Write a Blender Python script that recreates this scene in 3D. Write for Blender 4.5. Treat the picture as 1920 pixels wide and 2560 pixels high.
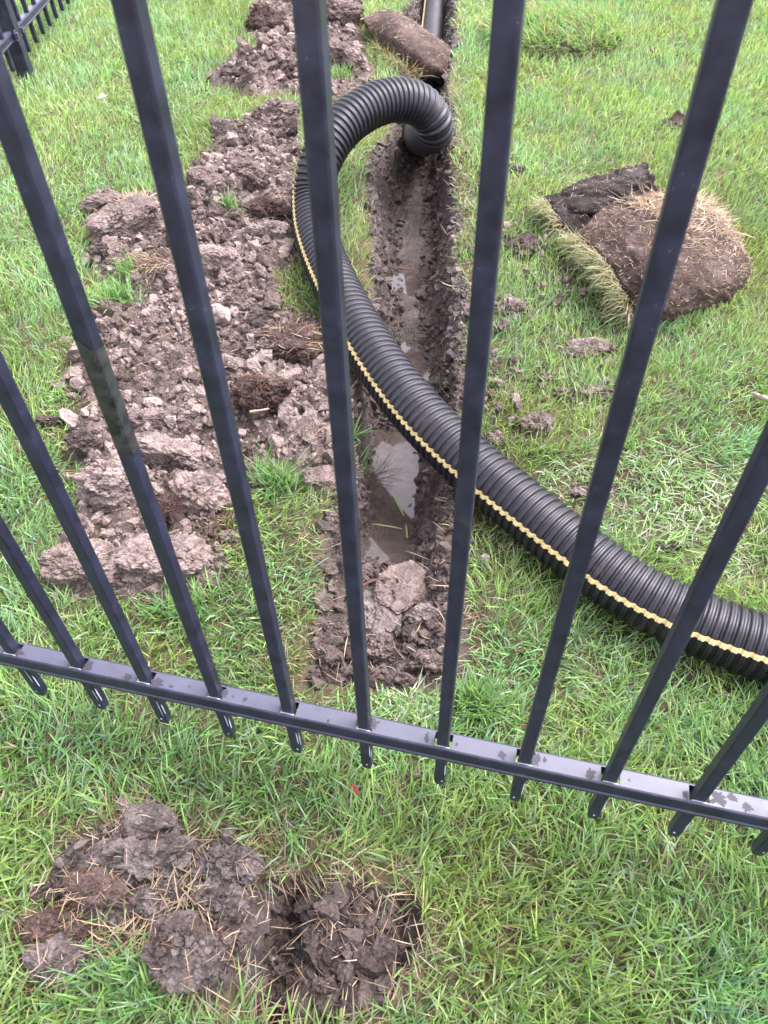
import bpy, bmesh, math, random
import numpy as np
from mathutils import Vector, Matrix

random.seed(7)
rng = np.random.default_rng(11)
for o in list(bpy.data.objects):
    bpy.data.objects.remove(o)
scene = bpy.context.scene
COL = scene.collection

# ------------------------------------------------------------------ camera
CAM_H = 1.13                      # metres above the soil at the fence
F_PX, PITCH, ROLL = 1790.0, 0.801, -0.0257     # focal length in photo pixels (1920 x 2560)
_f = np.array([0, math.cos(PITCH), -math.sin(PITCH)])
_u = np.array([0, math.sin(PITCH), math.cos(PITCH)])
_x = np.array([1.0, 0, 0])
CX = math.cos(ROLL) * _x + math.sin(ROLL) * _u
CU = -math.sin(ROLL) * _x + math.cos(ROLL) * _u
CF = _f
cam = bpy.data.cameras.new('camera')
cam_ob = bpy.data.objects.new('camera', cam)
COL.objects.link(cam_ob)
cam.sensor_fit = 'VERTICAL'
cam.sensor_height = 24.0
cam.lens = F_PX / 2560 * 24.0
cam.clip_start = 0.02
cam.clip_end = 500
M = Matrix.Identity(4)
for i in range(3):
    M[i][0], M[i][1], M[i][2] = CX[i], CU[i], -CF[i]
M[2][3] = CAM_H
cam_ob.matrix_world = M
cam.dof.use_dof = True
cam.dof.focus_distance = 1.35
cam.dof.aperture_fstop = cam.lens / 2.6
scene.camera = cam_ob
scene.render.resolution_x, scene.render.resolution_y = 768, 1024

# ------------------------------------------------------------------ world, sun, exposure
SUN_EL, SUN_AZ = math.radians(62), math.radians(78)     # azimuth clockwise from +Y
world = bpy.data.worlds.new('World')
scene.world = world
world.use_nodes = True
nt = world.node_tree
nt.nodes.clear()
sky = nt.nodes.new('ShaderNodeTexSky')
sky.sky_type = 'NISHITA'
sky.sun_disc = False
sky.sun_elevation = SUN_EL
sky.sun_rotation = SUN_AZ
sky.air_density = 1.0
sky.dust_density = 4.0
sky.ozone_density = 1.0
hs = nt.nodes.new('ShaderNodeHueSaturation')
hs.inputs['Saturation'].default_value = 0.22
tint = nt.nodes.new('ShaderNodeMixRGB')
tint.blend_type = 'MULTIPLY'
tint.inputs[0].default_value = 1.0
tint.inputs[2].default_value = (1.0, 0.965, 1.06, 1)
bg = nt.nodes.new('ShaderNodeBackground')
bg.inputs['Strength'].default_value = 0.15
wo = nt.nodes.new('ShaderNodeOutputWorld')
nt.links.new(sky.outputs[0], hs.inputs['Color'])
nt.links.new(hs.outputs[0], tint.inputs[1])
nt.links.new(tint.outputs[0], bg.inputs['Color'])
nt.links.new(bg.outputs[0], wo.inputs[0])

sun = bpy.data.lights.new('sun', 'SUN')
sun.energy = 0.75
sun.angle = math.radians(40)
sun.color = (1.0, 0.97, 0.94)
sun_ob = bpy.data.objects.new('sun', sun)
COL.objects.link(sun_ob)
sd = Vector((math.sin(SUN_AZ) * math.cos(SUN_EL), math.cos(SUN_AZ) * math.cos(SUN_EL), math.sin(SUN_EL)))
sun_ob.rotation_euler = sd.to_track_quat('Z', 'Y').to_euler()
sun_ob.location = (1, 2, 4)

vs = scene.view_settings
vs.view_transform = 'Standard'
vs.look = 'None'
vs.gamma = 1.0
vs.exposure = 2.54
vs.use_curve_mapping = False
try:
    scene.cycles.max_bounces = 6
    scene.cycles.diffuse_bounces = 3
    scene.cycles.glossy_bounces = 3
    scene.cycles.transparent_max_bounces = 6
except Exception:
    pass

# ------------------------------------------------------------------ terrain profile and pixel helper
_ys = np.linspace(-80, 80, 16001)
_s = np.interp(_ys, [.4, .9, 1.9, 2.6, 6, 8], [0, .17, .17, .05, .05, 0.])
_G = np.concatenate([[0], np.cumsum((_s[1:] + _s[:-1]) / 2 * np.diff(_ys))])
def gy(y):
    return np.interp(y, _ys, _G)

def ray(px, py):
    return CF + CX * (px - 960) / F_PX + CU * (1280 - py) / F_PX

_T = np.linspace(.3, 14, 14001)
def hit(px, py, h=0.0):
    """point at height h above the lawn seen in direction of photo pixel (px, py), and its depth"""
    d = ray(px, py)
    z = CAM_H + _T * d[2] - gy(_T * d[1]) - h
    i = int(np.argmax(z < 0))
    return np.array([0, 0, CAM_H]) + _T[i] * d, _T[i]

def at_depth(px, py, dep):
    return np.array([0, 0, CAM_H]) + dep * ray(px, py)

# ------------------------------------------------------------------ numpy noise
def _h(ix, iy, iz, seed):
    n = (ix.astype(np.int64) * 374761393 + iy.astype(np.int64) * 668265263 + iz.astype(np.int64) * 2147483647 + seed * 974634533) & 0xffffffff
    n = ((n ^ (n >> 13)) * 1274126177) & 0xffffffff
    n = (n ^ (n >> 16)) & 0xffffff
    return n / float(0xffffff)

def vnoise(p, seed=0):
    p = np.asarray(p, float)
    f = np.floor(p)
    t = p - f
    t = t * t * (3 - 2 * t)
    i = f.astype(np.int64)
    r = 0
    for a in (0, 1):
        wa = t[..., 0] if a else 1 - t[..., 0]
        for b in (0, 1):
            wb = t[..., 1] if b else 1 - t[..., 1]
            for c in (0, 1):
                wc = t[..., 2] if c else 1 - t[..., 2]
                r = r + wa * wb * wc * _h(i[..., 0] + a, i[..., 1] + b, i[..., 2] + c, seed)
    return r * 2 - 1

def fbm(p, octaves=4, seed=0, gain=.5):
    p = np.asarray(p, float)
    a, s, r = 1.0, 0.0, 0
    for k in range(octaves):
        r = r + a * vnoise(p * (2.03 ** k), seed + k * 17)
        s += a
        a *= gain
    return r / s

def fbm2(x, y, scale, octaves=4, seed=0, gain=.5):
    x, y = np.broadcast_arrays(np.asarray(x, float), np.asarray(y, float))
    return fbm(np.stack([x * scale, y * scale, np.zeros_like(x) + seed * 1.37], -1), octaves, seed, gain)

def worley(p, seed=0):
    """distance to the nearest jittered cell point (0..~1)"""
    p = np.asarray(p, float)
    f = np.floor(p).astype(np.int64)
    best = np.full(p.shape[:-1], 9.0)
    cell = np.zeros(p.shape[:-1])
    for a in (-1, 0, 1):
        for b in (-1, 0, 1):
            for c in (-1, 0, 1):
                i, j, k = f[..., 0] + a, f[..., 1] + b, f[..., 2] + c
                q = np.stack([i + _h(i, j, k, seed), j + _h(i, j, k, seed + 1), k + _h(i, j, k, seed + 2)], -1)
                dd = ((p - q) ** 2).sum(-1)
                cell = np.where(dd < best, _h(i, j, k, seed + 7), cell)
                best = np.minimum(best, dd)
    return np.sqrt(best), cell

def sstep(a, b, v):
    t = np.clip((v - a) / (b - a), 0, 1)
    return t * t * (3 - 2 * t)

def in_poly(x, y, poly):
    r = np.zeros(np.shape(x), bool)
    n = len(poly)
    for i in range(n):
        x1, y1 = poly[i]
        x2, y2 = poly[(i + 1) % n]
        c = (y1 > y) != (y2 > y)
        xi = (x2 - x1) * (y - y1) / ((y2 - y1) if y2 != y1 else 1e-9) + x1
        r ^= c & (x < xi)
    return r

def poly_px(pts, h=0.0):
    return [tuple(hit(a, b, h)[0][:2]) for a, b in pts]

# ------------------------------------------------------------------ materials
def new_mat(name):
    m = bpy.data.materials.new(name)
    m.use_nodes = True
    n = m.node_tree
    n.nodes.clear()
    out = n.nodes.new('ShaderNodeOutputMaterial')
    return m, n, out

def nd(n, kind, **kw):
    x = n.nodes.new(kind)
    for k, v in kw.items():
        if k in x.inputs.keys():
            x.inputs[k].default_value = v
        else:
            setattr(x, k, v)
    return x

def ramp(n, stops, fac):
    r = n.nodes.new('ShaderNodeValToRGB')
    e = r.color_ramp.elements
    while len(e) < len(stops):
        e.new(0.5)
    for el, (p, c) in zip(e, stops):
        el.position = p
        el.color = (*c, 1) if len(c) == 3 else c
    n.links.new(fac, r.inputs[0])
    return r

def math_node(n, op, a, b=None):
    x = n.nodes.new('ShaderNodeMath')
    x.operation = op
    for i, v in enumerate((a, b)):
        if v is None:
            continue
        if isinstance(v, (int, float)):
            x.inputs[i].default_value = v
        else:
            n.links.new(v, x.inputs[i])
    return x.outputs[0]

def mix_rgb(n, fac, a, b, mode='MIX'):
    x = n.nodes.new('ShaderNodeMixRGB')
    x.blend_type = mode
    for i, v in enumerate((fac, a, b)):
        if isinstance(v, (int, float)):
            x.inputs[i].default_value = v
        elif isinstance(v, tuple):
            x.inputs[i].default_value = (*v, 1) if len(v) == 3 else v
        else:
            n.links.new(v, x.inputs[i])
    return x.outputs[0]

def soil_material(name, dark, mid, light, rough=.95, bump=.6, wet=False, fibre=0.0, tone=True, spec=.2, fine=1.0):
    m, n, out = new_mat(name)
    geo = nd(n, 'ShaderNodeNewGeometry')
    P = geo.outputs['Position']
    n1 = nd(n, 'ShaderNodeTexNoise', Scale=22.0, Detail=6.0, Roughness=.65)
    n2 = nd(n, 'ShaderNodeTexNoise', Scale=190.0 * fine, Detail=5.0, Roughness=.7)
    vo = nd(n, 'ShaderNodeTexVoronoi', Scale=150.0 * fine)
    n3 = nd(n, 'ShaderNodeTexNoise', Scale=420.0 * fine, Detail=3.0, Roughness=.6)
    for t in (n1, n2, vo, n3):
        n.links.new(P, t.inputs['Vector'])
    f = math_node(n, 'ADD', math_node(n, 'MULTIPLY', n1.outputs[0], .62), math_node(n, 'MULTIPLY', n2.outputs[0], .5))
    if tone:
        at = nd(n, 'ShaderNodeAttribute', attribute_name='tone')
        f = math_node(n, 'ADD', f, math_node(n, 'MULTIPLY', at.outputs['Fac'], .28))
    rp = ramp(n, [(.36, dark), (.55, mid), (.74, light)], f)
    c = rp.outputs[0]
    if fibre > 0:
        mp = nd(n, 'ShaderNodeMapping')
        mp.inputs['Scale'].default_value = (60, 420, 200)
        mp.inputs['Rotation'].default_value = (.5, .3, .8)
        n.links.new(P, mp.inputs[0])
        fb = nd(n, 'ShaderNodeTexNoise', Scale=1.0, Detail=4.0, Roughness=.7, Distortion=1.6)
        n.links.new(mp.outputs[0], fb.inputs['Vector'])
        ff = ramp(n, [(.55, (0, 0, 0)), (.68, (1, 1, 1))], fb.outputs[0])
        c = mix_rgb(n, math_node(n, 'MULTIPLY', ff.outputs[0], fibre), c, (.17, .10, .07))
    b = nd(n, 'ShaderNodeBsdfPrincipled')
    n.links.new(c, b.inputs['Base Color'])
    b.inputs['Specular IOR Level'].default_value = spec
    if wet:
        wr = ramp(n, [(.44, (.14, .14, .14)), (.68, (.70, .70, .70))], n1.outputs[0])
        n.links.new(wr.outputs[0], b.inputs['Roughness'])
    else:
        b.inputs['Roughness'].default_value = rough
    hgt = math_node(n, 'ADD', math_node(n, 'MULTIPLY', n2.outputs[0], 1.0),
                    math_node(n, 'ADD', math_node(n, 'MULTIPLY', vo.outputs[0], .5), math_node(n, 'MULTIPLY', n3.outputs[0], .45)))
    bp = nd(n, 'ShaderNodeBump', Strength=bump, Distance=.006)
    n.links.new(hgt, bp.inputs['Height'])
    n.links.new(bp.outputs[0], b.inputs['Normal'])
    n.links.new(b.outputs[0], out.inputs[0])
    return m

MAT_SOIL = soil_material('dry_soil', (.046, .033, .028), (.146, .110, .096), (.285, .225, .201), bump=1.0)
MAT_SLAB = soil_material('clay_slab', (.056, .041, .036), (.130, .098, .086), (.240, .190, .170), bump=.5)
MAT_DARK = soil_material('dark_topsoil', (.022, .016, .014), (.056, .041, .036), (.130, .100, .090), bump=1.0)
MAT_PEAT = soil_material('rooty_topsoil', (.020, .014, .012), (.058, .040, .034), (.130, .094, .081), bump=1.0, fibre=.7)
MAT_WETCLAY = soil_material('wet_clay', (.036, .026, .023), (.072, .055, .048), (.135, .106, .095), bump=.35, wet=True, spec=.4)
MAT_MUD = soil_material('trench_mud', (.030, .022, .019), (.066, .049, .042), (.130, .101, .090), bump=.9, wet=True, spec=.45)
MAT_GREY = soil_material('grey_topsoil', (.026, .021, .019), (.094, .075, .070), (.215, .176, .165), bump=1.0)
MAT_BLACK = soil_material('black_topsoil', (.014, .011, .010), (.036, .028, .026), (.085, .068, .063), bump=1.0)
MAT_STONE = soil_material('pale_stone', (.17, .15, .14), (.26, .235, .225), (.36, .33, .32), bump=.2, tone=False)

def ground_material():
    m, n, out = new_mat('lawn_thatch')
    geo = nd(n, 'ShaderNodeNewGeometry')
    P = geo.outputs['Position']
    n1 = nd(n, 'ShaderNodeTexNoise', Scale=5.0, Detail=5.0, Roughness=.6)
    n2 = nd(n, 'ShaderNodeTexNoise', Scale=120.0, Detail=6.0, Roughness=.75)
    for t in (n1, n2):
        n.links.new(P, t.inputs['Vector'])
    f = math_node(n, 'ADD', math_node(n, 'MULTIPLY', n1.outputs[0], .4), math_node(n, 'MULTIPLY', n2.outputs[0], .6))
    rp = ramp(n, [(.38, (.042, .034, .022)), (.52, (.088, .076, .044)), (.66, (.17, .135, .088))], f)
    b = nd(n, 'ShaderNodeBsdfPrincipled', Roughness=.95)
    b.inputs['Specular IOR Level'].default_value = .1
    n.links.new(rp.outputs[0], b.inputs['Base Color'])
    bp = nd(n, 'ShaderNodeBump', Strength=.8, Distance=.01)
    n.links.new(n2.outputs[0], bp.inputs['Height'])
    n.links.new(bp.outputs[0], b.inputs['Normal'])
    n.links.new(b.outputs[0], out.inputs[0])
    return m

def blade_material(name, rough=.55, trans=.40, spec=.22):
    m, n, out = new_mat(name)
    at = nd(n, 'ShaderNodeAttribute', attribute_name='col')
    b = nd(n, 'ShaderNodeBsdfPrincipled', Roughness=rough)
    b.inputs['Specular IOR Level'].default_value = spec
    n.links.new(at.outputs['Color'], b.inputs['Base Color'])
    t = nd(n, 'ShaderNodeBsdfTranslucent')
    g = mix_rgb(n, 1.0, at.outputs['Color'], (1.25, 1.2, .75), 'MULTIPLY')
    n.links.new(g, t.inputs['Color'])
    mx = nd(n, 'ShaderNodeMixShader')
    mx.inputs[0].default_value = trans
    n.links.new(b.outputs[0], mx.inputs[1])
    n.links.new(t.outputs[0], mx.inputs[2])
    n.links.new(mx.outputs[0], out.inputs[0])
    return m

def plain_material(name, col, rough, spec=.5, bump=0.0, bscale=300.0, speck=None, var=0.0, rvar=0.0, smear=None):
    m, n, out = new_mat(name)
    b = nd(n, 'ShaderNodeBsdfPrincipled', Roughness=rough)
    b.inputs['Specular IOR Level'].default_value = spec
    geo = nd(n, 'ShaderNodeNewGeometry')
    tx = nd(n, 'ShaderNodeTexNoise', Scale=bscale, Detail=4.0, Roughness=.6)
    n.links.new(geo.outputs['Position'], tx.inputs['Vector'])
    lo = tuple(c * (1 - var) for c in col)
    hi = tuple(c * (1 + var) for c in col)
    big = nd(n, 'ShaderNodeTexNoise', Scale=35.0, Detail=5.0, Roughness=.65)
    n.links.new(geo.outputs['Position'], big.inputs['Vector'])
    c = ramp(n, [(.35, lo), (.65, hi)], big.outputs[0]).outputs[0]
    if speck:
        vo = nd(n, 'ShaderNodeTexVoronoi', Scale=speck[1])
        n.links.new(geo.outputs['Position'], vo.inputs['Vector'])
        sm = ramp(n, [(speck[2], (1, 1, 1)), (speck[2] + .02, (0, 0, 0))], vo.outputs['Distance'])
        keep = ramp(n, [(.55, (0, 0, 0)), (.6, (1, 1, 1))], big.outputs[0])
        c = mix_rgb(n, math_node(n, 'MULTIPLY', sm.outputs[0], keep.outputs[0]), c, speck[0])
    if smear:
        sn = nd(n, 'ShaderNodeTexNoise', Scale=smear[1], Detail=7.0, Roughness=.7, Distortion=.8)
        n.links.new(geo.outputs['Position'], sn.inputs['Vector'])
        sf = ramp(n, [(smear[2], (0, 0, 0)), (smear[2] + .14, (1, 1, 1))], sn.outputs[0])
        c = mix_rgb(n, math_node(n, 'MULTIPLY', sf.outputs[0], smear[3]), c, smear[0])
    n.links.new(c, b.inputs['Base Color'])
    if rvar:
        rr = ramp(n, [(.35, (rough - rvar,) * 3), (.65, (rough + rvar,) * 3)], big.outputs[0])
        n.links.new(rr.outputs[0], b.inputs['Roughness'])
    if bump:
        bp = nd(n, 'ShaderNodeBump', Strength=bump, Distance=.001)
        n.links.new(tx.outputs[0], bp.inputs['Height'])
        n.links.new(bp.outputs[0], b.inputs['Normal'])
    n.links.new(b.outputs[0], out.inputs[0])
    return m

MAT_GROUND = ground_material()
MAT_GRASS = blade_material('grass_blade')
MAT_STRAW = blade_material('dry_straw', .7, .15, .2)
MAT_PICKET = plain_material('black_powder_coat', (.012, .013, .030), .40, .5, bump=.08, bscale=900, speck=((.22, .21, .22), 230.0, .07), var=.35, rvar=.1, smear=((.050, .048, .052), 16.0, .58, .3))
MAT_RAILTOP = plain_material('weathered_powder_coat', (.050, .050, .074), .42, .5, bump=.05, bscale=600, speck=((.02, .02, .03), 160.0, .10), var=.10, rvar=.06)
MAT_CHIP = plain_material('worn_coat_patch', (.026, .024, .032), .6, .35, bump=.15, bscale=700, var=.2)
MAT_ZINC = plain_material('bare_zinc', (.42, .43, .48), .45, .5, bump=.2, bscale=500, var=.2)
MAT_TAPE = plain_material('scuffed_tape', (.024, .024, .028), .30, .5, bump=.6, bscale=110, var=.8, rvar=.14)
MAT_PIPE = plain_material('black_polyethylene', (.009, .008, .012), .44, .45, bump=.04, bscale=500, speck=((.16, .14, .13), 140.0, .06), var=.25, rvar=.07, smear=((.055, .043, .037), 11.0, .57, .5))
MAT_PIPE_DIRTY = plain_material('muddy_polyethylene', (.055, .050, .050), .55, .35, bump=.6, bscale=160, var=.6, rvar=.12)
MAT_YELLOW = plain_material('yellow_stripe', (.62, .49, .24), .55, .3, var=.16, smear=((.16, .12, .09), 18.0, .57, .5))
MAT_LEAF_RED = plain_material('red_leaf', (.20, .045, .035), .5, .3, var=.35)
MAT_LEAF_BROWN = plain_material('brown_leaf', (.30, .15, .09), .6, .3, var=.3)
MAT_LEAF_PALE = plain_material('pale_leaf', (.33, .27, .235), .6, .3, var=.2)
MAT_WOOD = plain_material('dry_twig', (.22, .16, .125), .8, .2, bump=.5, bscale=260, var=.3)
MAT_ROOT = plain_material('fine_roots', (.085, .040, .028), .8, .2, var=.4)

def water_material():
    m, n, out = new_mat('murky_water')
    fr = nd(n, 'ShaderNodeFresnel', IOR=1.52)
    gl = nd(n, 'ShaderNodeBsdfGlossy', Roughness=.015)
    gl.inputs['Color'].default_value = (1, 1, 1, 1)
    df = nd(n, 'ShaderNodeBsdfDiffuse')
    geo = nd(n, 'ShaderNodeNewGeometry')
    tx = nd(n, 'ShaderNodeTexNoise', Scale=30.0, Detail=4.0)
    n.links.new(geo.outputs['Position'], tx.inputs['Vector'])
    rp = ramp(n, [(.35, (.060, .045, .038)), (.65, (.095, .074, .064))], tx.outputs[0])
    n.links.new(rp.outputs[0], df.inputs['Color'])
    tr = nd(n, 'ShaderNodeBsdfTransparent')
    mx = nd(n, 'ShaderNodeMixShader')
    mx.inputs[0].default_value = .6
    n.links.new(tr.outputs[0], mx.inputs[1])
    n.links.new(df.outputs[0], mx.inputs[2])
    m2 = nd(n, 'ShaderNodeMixShader')
    n.links.new(fr.outputs[0], m2.inputs[0])
    n.links.new(mx.outputs[0], m2.inputs[1])
    n.links.new(gl.outputs[0], m2.inputs[2])
    wv = nd(n, 'ShaderNodeTexNoise', Scale=22.0, Detail=2.0)
    n.links.new(geo.outputs['Position'], wv.inputs['Vector'])
    bp = nd(n, 'ShaderNodeBump', Strength=.03, Distance=.003)
    n.links.new(wv.outputs[0], bp.inputs['Height'])
    n.links.new(bp.outputs[0], gl.inputs['Normal'])
    n.links.new(m2.outputs[0], out.inputs[0])
    return m
MAT_WATER = water_material()

# ------------------------------------------------------------------ mesh helpers
def tag(o, label=None, cat=None, group=None, kind=None):
    if label: o['label'] = label
    if cat: o['category'] = cat
    if group: o['group'] = group
    if kind: o['kind'] = kind
    return o

def link(o, parent=None):
    COL.objects.link(o)
    if parent is not None:
        o.parent = parent
    return o

def empty(name, loc=(0, 0, 0)):
    o = bpy.data.objects.new(name, None)
    o.location = loc
    o.empty_display_size = .05
    COL.objects.link(o)
    return o

def fast_mesh(name, V, T=None, Q=None, smooth=True):
    V = np.asarray(V, np.float32)
    me = bpy.data.meshes.new(name)
    nT = 0 if T is None else len(T)
    nQ = 0 if Q is None else len(Q)
    me.vertices.add(len(V))
    me.vertices.foreach_set('co', V.ravel())
    parts, starts, tot = [], [], []
    if nT:
        parts.append(np.asarray(T, np.int32).ravel())
    if nQ:
        parts.append(np.asarray(Q, np.int32).ravel())
    loops = np.concatenate(parts)
    tot = np.concatenate([np.full(nT, 3, np.int32), np.full(nQ, 4, np.int32)])
    st = np.concatenate([[0], np.cumsum(tot)[:-1]]).astype(np.int32)
    me.loops.add(len(loops))
    me.loops.foreach_set('vertex_index', loops)
    me.polygons.add(len(tot))
    me.polygons.foreach_set('loop_start', st)
    me.polygons.foreach_set('loop_total', tot)
    me.polygons.foreach_set('use_smooth', np.full(len(tot), smooth, bool))
    me.update(calc_edges=True)
    return me

def add_attr(me, name, data):
    data = np.asarray(data, np.float32)
    if data.ndim == 1:
        a = me.attributes.new(name, 'FLOAT', 'POINT')
        a.data.foreach_set('value', data)
    else:
        a = me.attributes.new(name, 'FLOAT_COLOR', 'POINT')
        if data.shape[1] == 3:
            data = np.concatenate([data, np.ones((len(data), 1), np.float32)], 1)
        a.data.foreach_set('color', data.ravel())

def mesh_obj(name, me, mat, parent=None, loc=None):
    o = bpy.data.objects.new(name, me)
    me.materials.append(mat)
    if loc is not None:
        o.location = loc
    return link(o, parent)

# icospheres as templates
def _ico(sub):
    bm = bmesh.new()
    bmesh.ops.create_icosphere(bm, subdivisions=sub, radius=1.0)
    bm.verts.ensure_lookup_table()
    V = np.array([v.co[:] for v in bm.verts])
    T = np.array([[v.index for v in f.verts] for f in bm.faces])
    bm.free()
    return V, T
ICO = {k: _ico(k) for k in (1, 2, 3, 4, 5, 6)}

def lump_variant(sub, seed, rough=.35):
    V, T = ICO[sub]
    r = 1 + rough * fbm(V * 1.3 + seed * 9.1, 3, seed) * 1.4 + rough * .5 * vnoise(V * 3.7 + seed * 3.3, seed + 5)
    P = V * r[:, None]
    # cut by a few planes: broken soil has facets
    rs = np.random.default_rng(seed)
    for _ in range(9):
        d = rs.normal(size=3); d /= np.linalg.norm(d)
        k = rs.uniform(.35, .85)
        e = P @ d - k
        P = P - np.where(e > 0, e, 0)[:, None] * d
    P *= 1 + .22 * vnoise(V * 5.1 + seed, seed + 9)[:, None]
    return P, T
LUMPS = {s: [lump_variant(s, 100 * s + i) for i in range(10)] for s in (1, 2, 3)}

def rot_rand(n, r):
    q = r.normal(size=(n, 4))
    q /= np.linalg.norm(q, axis=1)[:, None]
    w, x, y, z = q.T
    return np.stack([np.stack([1 - 2 * (y * y + z * z), 2 * (x * y - z * w), 2 * (x * z + y * w)], -1),
                     np.stack([2 * (x * y + z * w), 1 - 2 * (x * x + z * z), 2 * (y * z - x * w)], -1),
                     np.stack([2 * (x * z - y * w), 2 * (y * z + x * w), 1 - 2 * (x * x + y * y)], -1)], 1)

def scatter_lumps(pos, size, sub, r, tone=None, squash=(.45, 1.0)):
    """many lumps as arrays: vertices, triangles, tone per vertex"""
    n = len(pos)
    if n == 0:
        return np.zeros((0, 3)), np.zeros((0, 3), int), np.zeros(0)
    R = rot_rand(n, r)
    var = r.integers(0, 10, n)
    tv = r.uniform(-.5, .5, n) if tone is None else tone
    VV, TT, TN = [], [], []
    off = 0
    sc = np.stack([size, size * r.uniform(.7, 1, n), size * r.uniform(*squash, n)], 1)
    for k in range(10):
        idx = np.where(var == k)[0]
        if not len(idx):
            continue
        V, T = LUMPS[sub][k]
        P = np.einsum('nij,nkj->nki', R[idx], V[None] * sc[idx][:, None, :]) + pos[idx][:, None, :]
        VV.append(P.reshape(-1, 3))
        TT.append((T[None] + (np.arange(len(idx)) * len(V))[:, None, None]).reshape(-1, 3) + off)
        TN.append(np.repeat(tv[idx], len(V)))
        off += len(idx) * len(V)
    return np.concatenate(VV), np.concatenate(TT), np.concatenate(TN)

def join_arrays(parts):
    V, T, N = [], [], []
    off = 0
    for v, t, tn in parts:
        if len(v) == 0:
            continue
        V.append(v); T.append(t + off); N.append(tn)
        off += len(v)
    return np.concatenate(V), np.concatenate(T), np.concatenate(N)

# blades of grass / straw ---------------------------------------------------
def blades(root, az, lean, length, width, bend, c0, c1, seg=3, roll=None, tip=.15):
    n = len(root)
    h = np.stack([np.cos(az), np.sin(az), np.zeros(n)], 1)
    side = np.stack([-np.sin(az), np.cos(az), np.zeros(n)], 1)
    up = np.array([0, 0, 1.0])
    pts = [root]
    ang = lean.copy()
    dirs = []
    for k in range(seg):
        d = np.sin(ang)[:, None] * h + np.cos(ang)[:, None] * up
        dirs.append(d)
        pts.append(pts[-1] + d * (length / seg)[:, None])
        ang = ang + bend / seg
    if roll is None:
        roll = rng.uniform(-1.0, 1.0, n)
    V = np.zeros((n, 2 * seg + 1, 3))
    C = np.zeros((n, 2 * seg + 1, 3))
    for k in range(seg):
        d = dirs[k]
        nrm = np.cross(side, d)
        w = side * np.cos(roll)[:, None] + nrm * np.sin(roll)[:, None]
        ww = (width * (1.0 if k else .7) * (1 - .25 * (k / seg)))[:, None] * .5
        V[:, 2 * k] = pts[k] - w * ww
        V[:, 2 * k + 1] = pts[k] + w * ww
        f = (k / seg)
        C[:, 2 * k] = C[:, 2 * k + 1] = c0 * (1 - f) + c1 * f
    V[:, 2 * seg] = pts[seg]
    C[:, 2 * seg] = c1
    t = []
    for k in range(seg - 1):
        a = 2 * k
        t += [[a, a + 1, a + 3], [a, a + 3, a + 2]]
    a = 2 * (seg - 1)
    t.append([a, a + 1, a + 2])
    t = np.array(t)
    m = 2 * seg + 1
    T = (t[None] + (np.arange(n) * m)[:, None, None]).reshape(-1, 3)
    return V.reshape(-1, 3), T, C.reshape(-1, 3)

def blade_mesh(name, parts):
    V, T, C = join_arrays(parts)
    me = fast_mesh(name, V, T, smooth=False)
    add_attr(me, 'col', C)
    return me

STRAW = np.array([[.36, .265, .185], [.29, .185, .125], [.42, .35, .25], [.25, .20, .125]])
def straw(root, n_az, lean, ln, r, wid=.0012, seg=3):
    n = len(root)
    c = STRAW[r.integers(0, 4, n)] * r.uniform(.7, 1.15, (n, 1))
    return blades(root, n_az, lean, ln, np.full(n, wid) * r.uniform(.7, 1.4, n), r.normal(0, .9, n), c, c * 1.05, seg)

# ------------------------------------------------------------------ layout of trench, spoil and hole
TL = poly_px([(1016, 30), (985, 230), (964, 330), (925, 450), (917, 600), (903, 760), (880, 940), (862, 1150), (822, 1320), (794, 1500), (757, 1660), (752, 1740)])
TR = poly_px([(1140, 30), (1124, 230), (1130, 330), (1143, 450), (1130, 600), (1149, 760), (1150, 940), (1132, 1150), (1134, 1320), (1145, 1500), (1148, 1660), (1163, 1740)])
tly = np.array([p[1] for p in TL][::-1]); tlx = np.array([p[0] for p in TL][::-1])
try_ = np.array([p[1] for p in TR][::-1]); trx = np.array([p[0] for p in TR][::-1])
def t_left(y):
    y = np.asarray(y, float)
    return np.where(y > tly[-1], tlx[-1] + (y - tly[-1]) * .09, np.interp(y, tly, tlx))
def t_right(y):
    y = np.asarray(y, float)
    return np.where(y > try_[-1], trx[-1] + (y - try_[-1]) * .09, np.interp(y, try_, trx))
T_END = 0.655
FLOOR_Y = [.55, .66, .80, .96, 1.05, 1.43, 1.49, 1.55, 1.72, 1.82, 1.91, 1.97, 2.07, 2.15, 2.5, 3.0, 4.0, 6.0]
FLOOR_Z = [.02, -.018, -.03, -.045, -.092, -.092, .004, -.032, -.022, .020, .062, .040, .040, .080, .110, .135, .19, .28]

HOLE_PX = [(640, 2225), (782, 2203), (862, 2222), (1034, 2236), (1050, 2305), (1034, 2384), (985, 2451), (955, 2510), (796, 2556), (663, 2548), (610, 2477), (597, 2384), (617, 2305)]
HOLE = poly_px(HOLE_PX)
SPOIL_MAIN = poly_px([(752, 268), (680, 278), (600, 310), (535, 330), (560, 362), (490, 405), (472, 432), (478, 484), (380, 505), (225, 500), (222, 525), (255, 560), (225, 605), (300, 640), (240, 650), (215, 675), (300, 715),
                      (345, 760), (335, 800), (270, 790), (215, 772), (235, 850), (185, 920), (230, 1000), (180, 1080), (178, 1112), (228, 1150), (208, 1290), (135, 1400), (118, 1500), (200, 1512), (330, 1492), (500, 1500), (545, 1465),
                      (533, 1400), (570, 1350), (560, 1300), (590, 1240), (620, 1195), (700, 1165), (760, 1170), (815, 1235), (838, 1225), (846, 1165), (868, 1100), (880, 1000), (886, 930), (880, 850), (800, 800), (720, 795), (690, 745), (690, 700), (735, 640), (740, 560), (745, 480), (745, 400), (738, 300)])
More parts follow.
